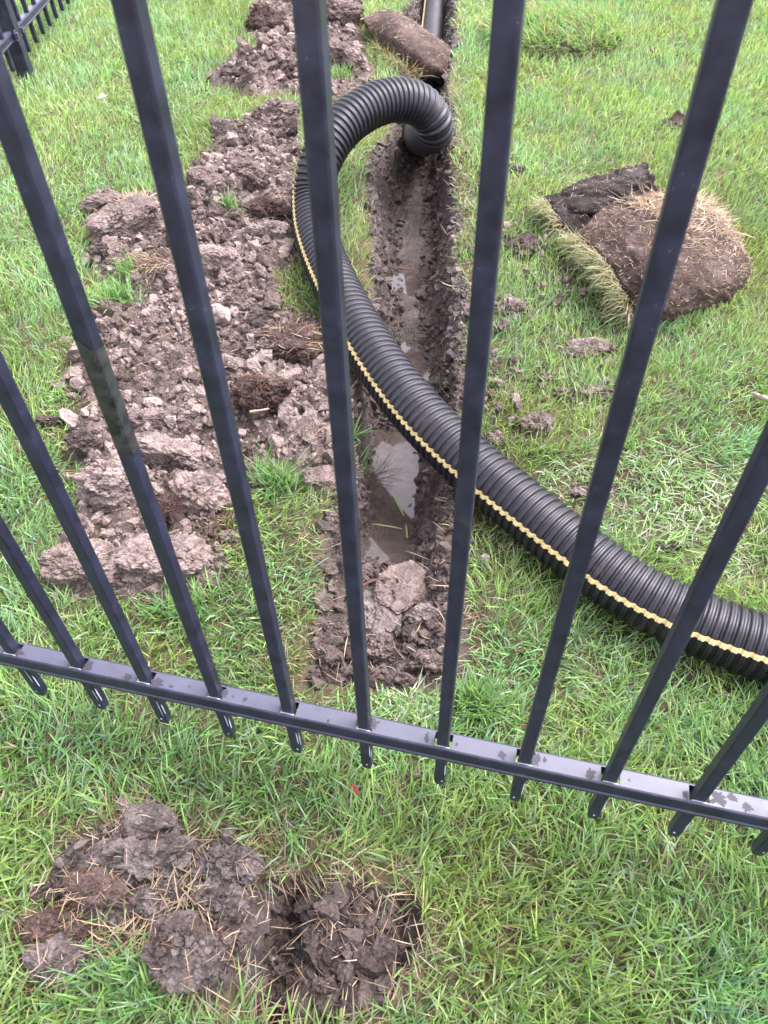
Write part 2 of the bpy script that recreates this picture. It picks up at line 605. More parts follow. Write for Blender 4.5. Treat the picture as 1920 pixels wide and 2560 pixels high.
SPOIL_FAR = poly_px([(905, 0), (800, -60), (700, -30), (690, 0), (632, 38), (615, 85), (668, 115), (600, 160), (527, 205), (560, 225), (640, 250), (745, 240), (840, 255), (905, 235), (920, 200), (900, 150), (905, 105), (880, 70)])
SPOIL_FRONT = poly_px([(150, 2190), (215, 2100), (305, 2050), (430, 2040), (470, 2095), (570, 2105), (650, 2150), (668, 2225), (640, 2290), (610, 2380), (600, 2460), (560, 2490), (470, 2465), (415, 2420), (400, 2330), (330, 2300), (200, 2270)])
GRASS_BITE = poly_px([(205, 690), (300, 735), (340, 775), (325, 800), (230, 790)])

# raster of the dug soil for smooth heights
RX0, RX1, RY0, RY1, RC = -1.9, .9, .05, 5.2, .01
rx = np.arange(RX0, RX1, RC); ry = np.arange(RY0, RY1, RC)
RXX, RYY = np.meshgrid(rx, ry)
def blur(a, k, it=3):
    for _ in range(it):
        for ax in (0, 1):
            p = np.pad(a, [(k + 1, k) if i == ax else (0, 0) for i in (0, 1)], mode='edge')
            c = np.cumsum(p, ax)
            n = a.shape[ax]
            a = (np.take(c, np.arange(2 * k + 1, 2 * k + 1 + n), ax) - np.take(c, np.arange(n), ax)) / (2 * k + 1)
    return a
wob = fbm2(RXX, RYY, 9, 3, 3) * .03
wob2 = fbm2(RXX, RYY, 9, 3, 8) * .03
def raster(poly):
    return in_poly(RXX + wob, RYY + wob2, poly).astype(float)
M_MAIN, M_FAR, M_FRONT = raster(SPOIL_MAIN), raster(SPOIL_FAR), raster(SPOIL_FRONT)
M_HOLE = in_poly(RXX + wob * .4, RYY + wob2 * .4, HOLE).astype(float)
B_MAIN, B_FAR, B_FRONT, B_HOLE = blur(M_MAIN, 3), blur(M_FAR, 4), blur(M_FRONT, 2), blur(M_HOLE, 1, 2)
B_SOFT = blur(np.maximum(np.maximum(M_MAIN, M_FAR), np.maximum(M_FRONT, M_HOLE)), 3)
def look(B, x, y):
    u = (np.asarray(x) - RX0) / RC; v = (np.asarray(y) - RY0) / RC
    ok = (u >= 0) & (u < B.shape[1] - 1.01) & (v >= 0) & (v < B.shape[0] - 1.01)
    u = np.clip(u, 0, B.shape[1] - 1.02); v = np.clip(v, 0, B.shape[0] - 1.02)
    i = u.astype(int); j = v.astype(int); a = u - i; b = v - j
    r = B[j, i] * (1 - a) * (1 - b) + B[j, i + 1] * a * (1 - b) + B[j + 1, i] * (1 - a) * b + B[j + 1, i + 1] * a * b
    return np.where(ok, r, 0)

def trench_inside(x, y):
    """distance (m) inside the trench mouth, negative outside"""
    e = fbm2(x, y, 8, 4, 21) * .034 + fbm2(x, y, 2.6, 2, 24) * .030
    e2 = fbm2(x, y, 8, 4, 22) * .028 + fbm2(x, y, 2.6, 2, 25) * .026
    dl = x - t_left(y) + e
    dr = t_right(y) - x + e2
    de = y - T_END + fbm2(x, y, 14, 3, 23) * .03
    return np.minimum(np.minimum(dl, dr), de)

def lawn_z(x, y):
    return gy(y) + .012 * fbm2(x, y, 2.2, 3, 5) + .004 * fbm2(x, y, 13, 2, 6)

def ground_z(x, y):
    z = lawn_z(x, y)
    d = trench_inside(x, y)
    fl = np.interp(y, FLOOR_Y, FLOOR_Z) + .020 * fbm2(x, y, 16, 4, 31) + .016 * fbm2(x, y, 48, 3, 32)
    jit = .008 * fbm2(x, y, 45, 3, 33)
    wl = np.interp(y, [1.5, 1.9], [.042, .062]); wr = np.interp(y, [1.5, 1.9], [.105, .072])
    t = np.minimum(sstep(0, 1, (np.minimum(d, x - t_left(y)) + jit) / wl), sstep(0, 1, (np.minimum(t_right(y) - x, d + .5) + jit) / wr))
    t = np.minimum(t, sstep(0, .03, d + jit)) ** .8
    wall = z + (np.minimum(fl, z) - z) * t
    rough = np.where(d > 0, (.013 * fbm2(x, y, 60, 3, 34) + .010 * fbm2(x, y, 26, 2, 35)) * np.clip(d / .02, 0, 1), 0)
    z = np.where(d > 0, wall + rough, z)
    hb = look(B_HOLE, x, y)
    hx = np.interp(x, [-.20, -.155, -.13, -.10, -.005, .018, .05], [.10, .115, .055, .026, .026, .065, .055])
    z = z - sstep(.15, .8, hb) * (hx + .012 * fbm2(x, y, 30, 4, 36) + .006 * fbm2(x, y, 90, 3, 37))
    return z

def mound_z(x, y, B, hmax, seed):
    b = look(B, x, y)
    e = sstep(.05, .75, b)
    return lawn_z(x, y) - .012 + e * hmax * (.55 + .75 * fbm2(x, y, 6, 3, seed)) + e * (.022 * fbm2(x, y, 24, 3, seed + 1) + .010 * fbm2(x, y, 75, 3, seed + 2))

# ------------------------------------------------------------------ ground, trench, hole
def axis_coords(fine, step, outer):
    a = list(np.arange(fine[0], fine[1], step))
    left, right = [], []
    s, v = step, fine[0]
    while v > outer[0]:
        s = min(s * 1.18, 6); v -= s; left.append(v)
    s, v = step, a[-1]
    while v < outer[1]:
        s = min(s * 1.18, 6); v += s; right.append(v)
    return np.array(left[::-1] + a + right)
gx = axis_coords((-.30, .44), .0085, (-70, 70))
gyc = axis_coords((.12, 2.9), .0095, (-70, 70))
# the far trench still needs cells
gx = np.array(sorted(set(np.round(np.concatenate([gx, np.arange(-2.2, 2.2, .05)]), 4))))
gyc = np.array(sorted(set(np.round(np.concatenate([gyc, np.arange(3.1, 5.6, .02)]), 4))))
GXX, GYY = np.meshgrid(gx, gyc)
GZ = ground_z(GXX, GYY)
nxg, nyg = len(gx), len(gyc)
GV = np.stack([GXX.ravel(), GYY.ravel(), GZ.ravel()], 1)
idx = np.arange(nxg * nyg).reshape(nyg, nxg)
Q = np.stack([idx[:-1, :-1], idx[:-1, 1:], idx[1:, 1:], idx[1:, :-1]], -1).reshape(-1, 4)
cx = GXX[:-1, :-1] * .5 + GXX[1:, 1:] * .5
cy = GYY[:-1, :-1] * .5 + GYY[1:, 1:] * .5
is_tr = (trench_inside(cx, cy) > .004).ravel() & (cy.ravel() < 9)
is_ho = (look(B_HOLE, cx, cy) > .2).ravel()
def sub_mesh(name, Qs):
    u, inv = np.unique(Qs.ravel(), return_inverse=True)
    me = fast_mesh(name, GV[u], None, inv.reshape(-1, 4))
    add_attr(me, 'tone', fbm2(GV[u, 0], GV[u, 1], 20, 3, 77) * .5)
    return me
tag(mesh_obj('ground', sub_mesh('ground', Q[~is_tr & ~is_ho]), MAT_GROUND), 'green lawn surface sloping up away from the fence', kind='structure')
tag(mesh_obj('trench', sub_mesh('trench', Q[is_tr & ~is_ho]), MAT_MUD), 'narrow muddy drain trench cut through the lawn', kind='structure')
tag(mesh_obj('dug_hole', sub_mesh('dug_hole', Q[is_ho]), MAT_DARK), 'shallow dark hole dug in the lawn on the near side of the fence', kind='structure')

# ------------------------------------------------------------------ water in the trench
def water_strip(name, y0, y1, z, label, half=None):
    ys = np.linspace(y0, y1, 24)
    V, Qw = [], []
    for y in ys:
        l, r = float(t_left(y)), float(t_right(y))
        V += [(l + .012, y, z), (r - .012, y, z)]
    for i in range(len(ys) - 1):
        Qw.append((2 * i, 2 * i + 1, 2 * i + 3, 2 * i + 2))
    o = mesh_obj(name, fast_mesh(name, V, None, Qw), MAT_WATER)
    return tag(o, label, kind='structure')
water_strip('water', .90, 1.475, -.066, 'long pool of murky water in the trench in front of the pipe')
water_strip('water', 1.49, 1.82, -.006, 'thin shining water in the trench just beyond the pipe')
water_strip('water', 1.93, 2.13, .050, 'small puddle in the mud further up the trench')

# ------------------------------------------------------------------ front fence
S = .113
YAW = -.2518
FU = np.array([math.cos(YAW), math.sin(YAW), 0])
FN = np.array([-math.sin(YAW), math.cos(YAW), 0])       # away from the camera
FP5 = np.array([-.0371, .483, 0])                        # front face of the picket nearest the trench
RAIL_Z = CAM_H - .9379
TIP_Z = CAM_H - .9379 - .1279
PICK_W = .0165

def fence_matrix(origin, yaw):
    return Matrix.Translation(Vector(origin)) @ Matrix.Rotation(yaw, 4, 'Z')

def tube_mesh(name, w, z0, z1, bev=.0018, taper=True, wall=.0016):
    """hollow square tube with softened edges and a pinched, open lower end"""
    h = w / 2
    def ring(z, s, hh=None):
        hh = h if hh is None else hh
        r = bev
        p = []
        for sx, sy in ((1, -1), (1, 1), (-1, 1), (-1, -1)):
            a = (sx * (hh * s), sy * (hh * s - r)) if sx * sy < 0 else (sx * (hh * s - r), sy * hh * s)
            b = (sx * (hh * s - r), sy * (hh * s)) if sx * sy < 0 else (sx * hh * s, sy * (hh * s - r))
            if (sx, sy) == (1, -1):
                p += [(hh * s - r, -hh * s), (hh * s, -hh * s + r)]
            elif (sx, sy) == (1, 1):
                p += [(hh * s, hh * s - r), (hh * s - r, hh * s)]
            elif (sx, sy) == (-1, 1):
                p += [(-hh * s + r, hh * s), (-hh * s, hh * s - r)]
            else:
                p += [(-hh * s, -hh * s + r), (-hh * s + r, -hh * s)]
        return [(a, b, z) for a, b in p]
    rings = []
    if taper:
        rings.append(ring(z0 + .03, .78, h - wall))      # inside of the open end
        rings.append(ring(z0 + .0012, .74, h - wall))
        rings.append(ring(z0, .80))
        rings.append(ring(z0 + .006, .93))
        rings.append(ring(z0 + .016, 1.0))
    else:
        rings.append(ring(z0, 1.0))
    rings.append(ring(z1, 1.0))
    V = [p for r in rings for p in r]
    Qs = []
    for i in range(len(rings) - 1):
        for j in range(8):
            k = (j + 1) % 8
            Qs.append((i * 8 + j, i * 8 + k, (i + 1) * 8 + k, (i + 1) * 8 + j))
    bm = bmesh.new()
    vv = [bm.verts.new(v) for v in V]
    for q in Qs:
        bm.faces.new([vv[a] for a in q])
    bm.faces.new([vv[(len(rings) - 1) * 8 + j] for j in range(8)])
    bm.faces.new([vv[j] for j in range(7, -1, -1)])
    bmesh.ops.recalc_face_normals(bm, faces=bm.faces)
    me = bpy.data.meshes.new(name)
    bm.to_mesh(me)
    bm.free()
    return me

def blotch_mesh(name, cx_, cy_, rx_, ry_, seed, z, k=44, rough=1.0):
    r = np.random.default_rng(seed)
    a = np.linspace(0, 2 * math.pi, k, endpoint=False)
    rad = 1 + rough * fbm(np.stack([np.cos(a) * 1.9, np.sin(a) * 1.9, np.full(k, seed * 3.1)], 1), 4, seed, .7) * 1.3
    V = [(cx_, cy_, z)] + [(cx_ + math.cos(t) * rx_ * q, cy_ + math.sin(t) * ry_ * q, z) for t, q in zip(a, rad)]
    T = [(0, 1 + i, 1 + (i + 1) % k) for i in range(k)]
    return fast_mesh(name, V, T, smooth=False)

def rail_mesh(name, centres, half_w, x0, x1, zt, front, back, height, hole_front, hole_back):
    """upside-down U channel with a punched slot for each picket; local x along the rail"""
    th = .0016
    bm = bmesh.new()
    def quad(p, flip=False):
        v = [bm.verts.new(q) for q in p]
        return bm.faces.new(v if not flip else v[::-1])
    # cross-section from the front foot up over the top to the back foot: (y, z)
    ys_top = [front + .0028, hole_front, hole_back, back - .0028]
    prof_f = [(front - .0022, zt - height), (front - .0022, zt - height + .0030), (front, zt - height + .0050), (front, zt - .0030), (front + .0009, zt - .0009), (front + .0028, zt)]
    prof_b = [(back - .0028, zt), (back - .0009, zt - .0009), (back, zt - .003), (back, zt - height)]
    xs = [x0]
    for c in centres:
        xs += [c - half_w, c + half_w]
    xs.append(x1)
    faces_top = []
    for i in range(len(xs) - 1):
        a, b = xs[i], xs[i + 1]
        slot = (i % 2 == 1)
        for (p, q) in list(zip(prof_f[:-1], prof_f[1:])) + list(zip(prof_b[:-1], prof_b[1:])):
            quad([(a, p[0], p[1]), (b, p[0], p[1]), (b, q[0], q[1]), (a, q[0], q[1])])
        for j in range(3):
            if slot and j == 1:
                continue
            f = quad([(a, ys_top[j], zt), (b, ys_top[j], zt), (b, ys_top[j + 1], zt), (a, ys_top[j + 1], zt)])
            faces_top.append(f)
    for f in faces_top:
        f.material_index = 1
    bmesh.ops.remove_doubles(bm, verts=bm.verts, dist=1e-5)
    bmesh.ops.recalc_face_normals(bm, faces=bm.faces)
    me = bpy.data.meshes.new(name)
    bm.to_mesh(me)
    bm.free()
    return me

def build_fence(name, origin, yaw, ids, tip, rail_z, top, label, post_ids, detail=True, near_side=-1):
    root = empty(name, origin)
    root.rotation_euler[2] = yaw
    tag(root, label, 'fence')
    pm = tube_mesh('picket', PICK_W, tip, top)
    pm.materials.append(MAT_PICKET)
    cy_ = PICK_W / 2
    pickets = {}
    for i in ids:
        o = bpy.data.objects.new('picket', pm)
        o.location = (i * S, cy_, 0)
        link(o, root)
        pickets[i] = o
    cs = [i * S for i in ids]
    for zt, nm in ((rail_z, 'bottom_rail'), (top - .15, 'top_rail')):
        me = rail_mesh(nm, cs, .0125, cs[0] - .5 * S, cs[-1] + .5 * S, zt, -.0050, .0235, .0265, -.0008, .0195)
        o = bpy.data.objects.new(nm, me)
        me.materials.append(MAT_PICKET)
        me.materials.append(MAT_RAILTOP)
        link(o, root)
        s = o.modifiers.new('thickness', 'SOLIDIFY')
        s.thickness = .0014
        s.offset = 0
        if nm == 'bottom_rail':
            rail = o
    for x in post_ids:
        h = .026
        pmesh = tube_mesh('post', .052, tip - .12, top + .04, bev=.003, taper=False)
        po = mesh_obj('post', pmesh, MAT_PICKET, root, (x, cy_, 0))
        capm = tube_mesh('post_cap', .058, top + .04, top + .052, bev=.003, taper=False)
        mesh_obj('post_cap', capm, MAT_PICKET, po)
    return root, pickets, rail

front_ids = list(range(-9, 13))
fence, pickets, rail = build_fence('metal_fence', (FP5[0], FP5[1], 0), YAW, [i for i in front_ids], TIP_Z, RAIL_Z, 1.52,
                                   'black metal picket fence in the foreground, its bottom rail crossing the whole picture', (-9.75 * S, 12.75 * S))
# worn patches on the rail's upper face: photo pixels laid on the plane of that face
def rail_local(px, py):
    d = ray(px, py)
    t = (RAIL_Z - CAM_H) / d[2]
    p = np.array([0, 0, CAM_H]) + t * d - FP5
    return p @ FU, p @ FN
CHIPS = [(44, 1632, 14, 13), (220, 1665, 15, 14), (317, 1694, 14, 9), (392, 1706, 20, 9), (428, 1717, 9, 5), (474, 1717, 3, 3), (562, 1733, 10, 12), (583, 1742, 3, 3), (612, 1750, 6, 7), (704, 1768, 5, 9), (820, 1803, 4, 4), (935, 1811, 11, 13),
         (1066, 1845, 8, 11), (1141, 1862, 4, 4), (1254, 1888, 10, 9), (1340, 1900, 10, 15), (1362, 1900, 5, 6), (1475, 1937, 13, 12), (1572, 1950, 3, 3), (1712, 1989, 7, 9), (1797, 1996, 18, 15), (1830, 1996, 14, 9), (1868, 2020, 12, 9)]
for k, (px, py, w, h) in enumerate(CHIPS):
    lx, ly = rail_local(px, py)
    ly = min(max(ly, .0005), .0185)
    me = blotch_mesh('worn_patch', lx, ly, w / 1790 * .86, h / 1790 * .86 / .8, 40 + k, RAIL_Z + .00085)
    mesh_obj('worn_patch', me, MAT_CHIP, rail)
# bare metal at the picket feet and along the slots
for i in front_ids:
    if i < -5 or i > 6:
        continue
    r = np.random.default_rng(500 + i)
    bmv, bmt = [], []
    def patch(cx_, y_, z_, wx, wz, seed, face):
        k = 12
        a = np.linspace(0, 2 * math.pi, k, endpoint=False)
        rad = 1 + .6 * fbm(np.stack([np.cos(a), np.sin(a), np.full(k, seed * 1.7)], 1), 2, seed)
        o = len(bmv)
        if face == 'front':
            bmv.extend([(cx_ + math.cos(t) * wx * q, y_, z_ + math.sin(t) * wz * q) for t, q in zip(a, rad)])
        else:
            bmv.extend([(y_, cx_ + math.cos(t) * wx * q, z_ + math.sin(t) * wz * q) for t, q in zip(a, rad)])
        bmt.extend([(o, o + j, o + j + 1) for j in range(1, k - 1)])
    h = PICK_W / 2
    patch(r.uniform(-.003, .004), -h - .0003, TIP_Z + .0185 - .001, .0016, .0022, 60 + i, 'front')
    sx = h + .0003 if i < 0 else h + .0003
    patch(-.004, sx, TIP_Z + .045, .0012, .018, 90 + i, 'side')
    patch(h - .0012, -h - .0003, TIP_Z + .055 + r.uniform(-.01, .01), .0008, .020, 120 + i, 'front')
    me = fast_mesh('bare_metal', bmv, bmt, smooth=False)
    mesh_obj('bare_metal', me, MAT_ZINC, pickets[i])
    # a thin bright edge on the front of each slot
    me = fast_mesh('slot_edge', [(i * S - .0095, -.0010, RAIL_Z + .0010), (i * S + .0105, -.0010, RAIL_Z + .0010), (i * S + .0105, -.0001, RAIL_Z + .0010), (i * S - .0095, -.0001, RAIL_Z + .0010)], None, [(0, 1, 2, 3)])
    mesh_obj('slot_edge', me, MAT_ZINC, rail)
# scuffed tape wound round one picket
def tape_z(py):
    # height on the third picket to the left of the trench where the photo shows this row
    best, bz = 1e9, 0
    P = FP5 + FU * (-2 * S)
    for z in np.linspace(.2, 1.1, 900):
        q = P + np.array([0, 0, z - CAM_H])
        y_ = 1280 - F_PX * (q @ CU) / (q @ CF)
        if abs(y_ - py) < best:
            best, bz = abs(y_ - py), z
    return bz
zt0, zt1 = tape_z(1105), tape_z(860)
tm = tube_mesh('tape', PICK_W + .0011, zt0, zt1, bev=.0022, taper=False)
bm = bmesh.new(); bm.from_mesh(tm)
for v in bm.verts:                                   # slanting ragged ends
    if v.co.z < (zt0 + zt1) / 2:
        v.co.z += v.co.x * 1.4 - (.03 if v.co.x > 0 else 0)
    else:
        v.co.z -= v.co.x * .8
bmesh.ops.delete(bm, geom=[f for f in bm.faces if len(f.verts) > 4], context='FACES_ONLY')
bmesh.ops.subdivide_edges(bm, edges=[e for e in bm.edges if abs(e.verts[0].co.z - e.verts[1].co.z) > .03], cuts=14)
for v in bm.verts:
    w = fbm(np.array([[v.co.x * 90, v.co.y * 90, v.co.z * 60]]), 2, 4)[0]
    v.co.x *= 1 + .05 * w
    v.co.y *= 1 + .05 * w
bm.to_mesh(tm); bm.free()
tape = mesh_obj('tape', tm, MAT_TAPE, pickets[-2])
tape['label'] = 'scuffed grey tape wound round the picket'

# ------------------------------------------------------------------ rear fence
rear = np.array([hit(38, 69, .16)[0], hit(97.7, 4.2, .16)[0]])
rz0 = float(gy(rear[0][1]))
ryaw = math.atan2(rear[1][1] - rear[0][1], rear[1][0] - rear[0][0])
rear_ids = [i for i in range(-9, 22) if i != 0]
rf, rp_, rr = build_fence('metal_fence', (rear[0][0], rear[0][1] - .02, rz0), ryaw, rear_ids, .055, .16, 1.45,
                          'black metal picket fence running away along the far left edge of the lawn', (0.0, 21.5 * S))
slope = (gy(4.6) - gy(3.1)) / 1.5
rf.rotation_euler = (0, -math.atan(slope) * 1.0, ryaw)
rf.rotation_mode = 'XYZ'
# bracket that clips the rail to the rear fence post
bm = bmesh.new()
for (a, b, c, d, e, f) in ((-.036, -.012, .128, .036, .036, .137), (-.036, -.0165, .128, .036, -.0125, .166), (-.040, -.026, .138, -.030, -.010, .158), (.030, -.026, .138, .040, -.010, .158)):
    r = bmesh.ops.create_cube(bm, size=1.0)
    for v in r['verts']:
        v.co = Vector(((a + d) / 2 + v.co.x * (d - a), (b + e) / 2 + v.co.y * (e - b), (c + f) / 2 + v.co.z * (f - c)))
bmesh.ops.bevel(bm, geom=bm.edges[:], offset=.0012, segments=1, affect='EDGES')
me = bpy.data.meshes.new('rail_bracket'); bm.to_mesh(me); bm.free()
mesh_obj('rail_bracket', me, MAT_RAILTOP, rf)

# ------------------------------------------------------------------ corrugated pipe
PR = .0585
def catmull(P, n):
    P = np.asarray(P, float)
    P = np.vstack([2 * P[0] - P[1], P, 2 * P[-1] - P[-2]])
    out = []
    for i in range(1, len(P) - 2):
        p0, p1, p2, p3 = P[i - 1:i + 3]
        # centripetal
        d1 = max(np.linalg.norm((p1 - p0)[:3]) ** .5, 1e-4); d2 = max(np.linalg.norm((p2 - p1)[:3]) ** .5, 1e-4); d3 = max(np.linalg.norm((p3 - p2)[:3]) ** .5, 1e-4)
        t0, t1, t2, t3 = 0, d1, d1 + d2, d1 + d2 + d3
        t = np.linspace(t1, t2, n, endpoint=False)[:, None]
        A1 = (t1 - t) / (t1 - t0) * p0 + (t - t0) / (t1 - t0) * p1
        A2 = (t2 - t) / (t2 - t1) * p1 + (t - t1) / (t2 - t1) * p2
        A3 = (t3 - t) / (t3 - t2) * p2 + (t - t2) / (t3 - t2) * p3
        B1 = (t2 - t) / (t2 - t0) * A1 + (t - t0) / (t2 - t0) * A2
        B2 = (t3 - t) / (t3 - t1) * A2 + (t - t1) / (t3 - t1) * A3
        out.append((t2 - t) / (t2 - t1) * B1 + (t - t1) / (t2 - t1) * B2)
    out.append(P[-2][None])
    return np.concatenate(out)

def smooth_path(C, step):
    D = catmull(C, 60)
    for _ in range(500):
        D[1:-1] = D[1:-1] * .5 + (D[:-2] + D[2:]) * .25
    s = np.concatenate([[0], np.cumsum(np.linalg.norm(np.diff(D[:, :3], axis=0), axis=1))])
    n = int(s[-1] / step)
    ss = np.linspace(0, s[-1], n)
    return np.stack([np.interp(ss, s, D[:, k]) for k in range(D.shape[1])], 1), ss

PITCH_R = .0172
def corrugated(path, ss, n0, r_out, depth, seg, a0=0.0, a1=2 * math.pi, off=0.0, close=True):
    T = np.gradient(path[:, :3], axis=0)
    T /= np.linalg.norm(T, axis=1)[:, None]
    N = n0 - (np.sum(n0 * T, 1))[:, None] * T
    N /= np.linalg.norm(N, axis=1)[:, None]
    B = np.cross(T, N)
    ph = (ss / PITCH_R) % 1.0
    # one rib: wide crest, fine groove, narrow second crest, deep valley
    rad = r_out + off - depth * np.interp(ph, [0, .05, .30, .345, .39, .52, .62, .90, 1.0], [.22, .0, .0, .50, .06, .06, 1.0, 1.0, .22])
    k = seg if close else seg + 1
    a = np.linspace(a0, a1, k, endpoint=not close)
    V = path[:, None, :3] + rad[:, None, None] * (np.cos(a)[None, :, None] * N[:, None, :] + np.sin(a)[None, :, None] * B[:, None, :])
    n = len(path)
    idx = np.arange(n * k).reshape(n, k)
    if close:
        nx = np.roll(idx, -1, 1)
    else:
        nx = idx[:, 1:]
        idx = idx[:, :-1]
    Qs = np.stack([idx[:-1], nx[:-1], nx[1:], idx[1:]], -1).reshape(-1, 4)
    return V.reshape(-1, 3), Qs

def on_lawn(px, py, h):
    return hit(px, py, h)[0]
pA, pB = on_lawn(1773, 1572, .062), on_lawn(1558, 1465, .064)
pOut = pA + (pA - pB) / np.linalg.norm(pA - pB) * .25 + np.array([.06, .03, 0])
pOut[2] = gy(pOut[1]) + .06
pOut2 = pOut + np.array([.35, -.07, 0]); pOut2[2] = gy(pOut2[1]) + .06
ctrl = [(*pOut2, 15), (*pOut, 18), (*pA, 20), (*pB, 25),
        (*on_lawn(1300, 1264, .066), 33), (*on_lawn(1072, 1064, .068), 40), (*on_lawn(916, 859, .070), 41), (*on_lawn(797, 615, .066), 51), (*on_lawn(780, 508, .075), 65),
        (*at_depth(797, 410, 1.97), 88), (*at_depth(858, 312, 1.99), 112), (*at_depth(975, 248, 2.06), 125), (*at_depth(1060, 268, 2.12), 130), (*at_depth(1088, 318, 2.17), 128), (*at_depth(1060, 340, 2.30), 120)]
tcx = lambda y: (float(t_left(y)) + float(t_right(y))) / 2
ctrl += [(tcx(2.75), 2.75, .238, 90)]
for y in (3.15, 3.5, 3.8, 4.2, 4.7):
    ctrl.append((tcx(y) + .0, y, float(np.interp(y, FLOOR_Y, FLOOR_Z)) + .062, 50))
path, ss = smooth_path(ctrl, PITCH_R / 12)
Tn = np.gradient(path[:, :3], axis=0); Tn /= np.linalg.norm(Tn, axis=1)[:, None]
vw = np.array([0, 0, CAM_H]) - path[:, :3]
vw -= np.sum(vw * Tn, 1)[:, None] * Tn
vw /= np.linalg.norm(vw, axis=1)[:, None]
lf = np.cross(vw, Tn)
sgn = 1.0
ang = np.radians(path[:, 3])
n0 = np.cos(ang)[:, None] * vw + sgn * np.sin(ang)[:, None] * lf
V, Qs = corrugated(path, ss, n0, PR, .0062, 26)
pipe = mesh_obj('drain_pipe', fast_mesh('drain_pipe', V, None, Qs), MAT_PIPE)
tag(pipe, 'black corrugated drain pipe with a yellow stripe, looping over the lawn into the trench', 'pipe')
V, Qs = corrugated(path, ss, n0, PR, .0062, 3, -.088, .088, .0004, False)
mesh_obj('stripe', fast_mesh('stripe', V, None, Qs), MAT_YELLOW, pipe)['label'] = 'pale yellow stripe along the pipe'

# old pipe glimpsed in the near hole
q0 = hit(845, 2205, -.045)[0]; q1 = hit(828, 2335, -.05)[0]
pth, s2 = smooth_path([(q0[0] + .012, q0[1] + .10, -.125, 0), (q0[0] + .008, q0[1] + .03, -.090, 0), (q0[0] + .004, q0[1] - .03, -.080, 0), (q1[0], q1[1] - .01, -.088, 0), (q1[0] - .005, q1[1] - .06, -.125, 0), (q1[0] - .01, q1[1] - .13, -.20, 0)], PITCH_R / 12)
V, Qs = corrugated(pth, s2, np.tile(np.array([0, 0, 1.0]), (len(pth), 1)), .0585, .006, 32)
tag(mesh_obj('buried_pipe', fast_mesh('buried_pipe', V, None, Qs), MAT_PIPE_DIRTY), 'muddy ribbed pipe partly uncovered at the bottom of the near hole', 'pipe')

# ------------------------------------------------------------------ loose soil (stuff)
def view_ok(x, y, margin=.3):
    return np.abs(x) < (.46 + .34 * np.maximum(y, 0)) + margin

def soil_heap(name, poly_mask, B, hmax, seed, mat, label, dens, step=.008, pad=.05, tone_shift=0.0):
    js, is_ = np.where(poly_mask > .5)
    x0, x1 = rx[is_.min()] - pad, rx[is_.max()] + pad
    y0, y1 = ry[js.min()] - pad, ry[js.max()] + pad
    xs = np.arange(x0, x1, step); ys = np.arange(y0, y1, step)
    XX, YY = np.meshgrid(xs, ys)
    ZZ = mound_z(XX, YY, B, hmax, seed)
    inside = look(B, XX, YY) > .06
    inside &= trench_inside(XX, YY) < .012
    V0 = np.stack([XX.ravel(), YY.ravel(), ZZ.ravel()], 1)
    id_ = np.arange(XX.size).reshape(XX.shape)
    ok = inside[:-1, :-1] & inside[1:, :-1] & inside[:-1, 1:] & inside[1:, 1:]
    q = np.stack([id_[:-1, :-1], id_[:-1, 1:], id_[1:, 1:], id_[1:, :-1]], -1)[ok]
    u, inv = np.unique(q.ravel(), return_inverse=True)
    q = inv.reshape(-1, 4)
    base = (V0[u], np.concatenate([q[:, [0, 1, 2]], q[:, [0, 2, 3]]]), np.full(len(u), -.28))
    area = poly_mask.sum() * RC * RC
    parts = [base]
    r = np.random.default_rng(seed)
    for sub, n_per, lo, hi, pw in dens:
        n = int(n_per * area * 1.25)
        k = r.integers(0, len(js), n)
        sp_ = np.where(r.uniform(size=n) < .10, .055, .012)
        x = rx[is_[k]] + r.uniform(-.5, .5, n) * RC + r.normal(0, 1, n) * sp_
        y = ry[js[k]] + r.uniform(-.5, .5, n) * RC + r.normal(0, 1, n) * sp_
        clump = fbm2(x, y, 9, 3, seed + sub)
        keep = (trench_inside(x, y) < .02) & (clump + r.uniform(-.6, .6, n) > -.25)
        x, y = x[keep], y[keep]
        s = lo * (hi / lo) ** (r.uniform(0, 1, len(x)) ** pw)
        z = np.maximum(mound_z(x, y, B, hmax, seed), lawn_z(x, y) + .006) + s * r.uniform(-.45, .5, len(x))
        tn = fbm2(x, y, 7, 3, seed + 9) * .8 + r.uniform(-.6, .6, len(x)) + tone_shift
        parts.append(scatter_lumps(np.stack([x, y, z], 1), s, sub, r, tn))
    V, T, tn = join_arrays(parts)
    me = fast_mesh(name, V, T, smooth=False)
    add_attr(me, 'tone', tn)
    return tag(mesh_obj(name, me, mat), label, kind='stuff')

soil_heap('loose_soil', M_MAIN, B_MAIN, .050, 301, MAT_SOIL, 'loose crumbly grey brown soil thrown out along the left side of the trench',
          [(1, 11000, .0040, .0105, 1.3), (2, 1900, .010, .021, 1.5), (3, 190, .018, .042, 1.6)], tone_shift=.05)
soil_heap('loose_soil', M_FAR, B_FAR, .085, 401, MAT_SOIL, 'crumbly soil heap beside the far end of the trench',
          [(1, 3500, .006, .016, 1.4), (2, 900, .015, .028, 1.6), (3, 110, .026, .048, 1.5)], step=.012)
soil_heap('loose_soil', M_FRONT, B_FRONT, .066, 501, MAT_GREY, 'grey crumbled soil scattered round the near hole',
          [(1, 11000, .003, .008, 1.4), (2, 3000, .007, .014, 1.6), (3, 450, .012, .024, 1.5)], step=.006, tone_shift=.05)

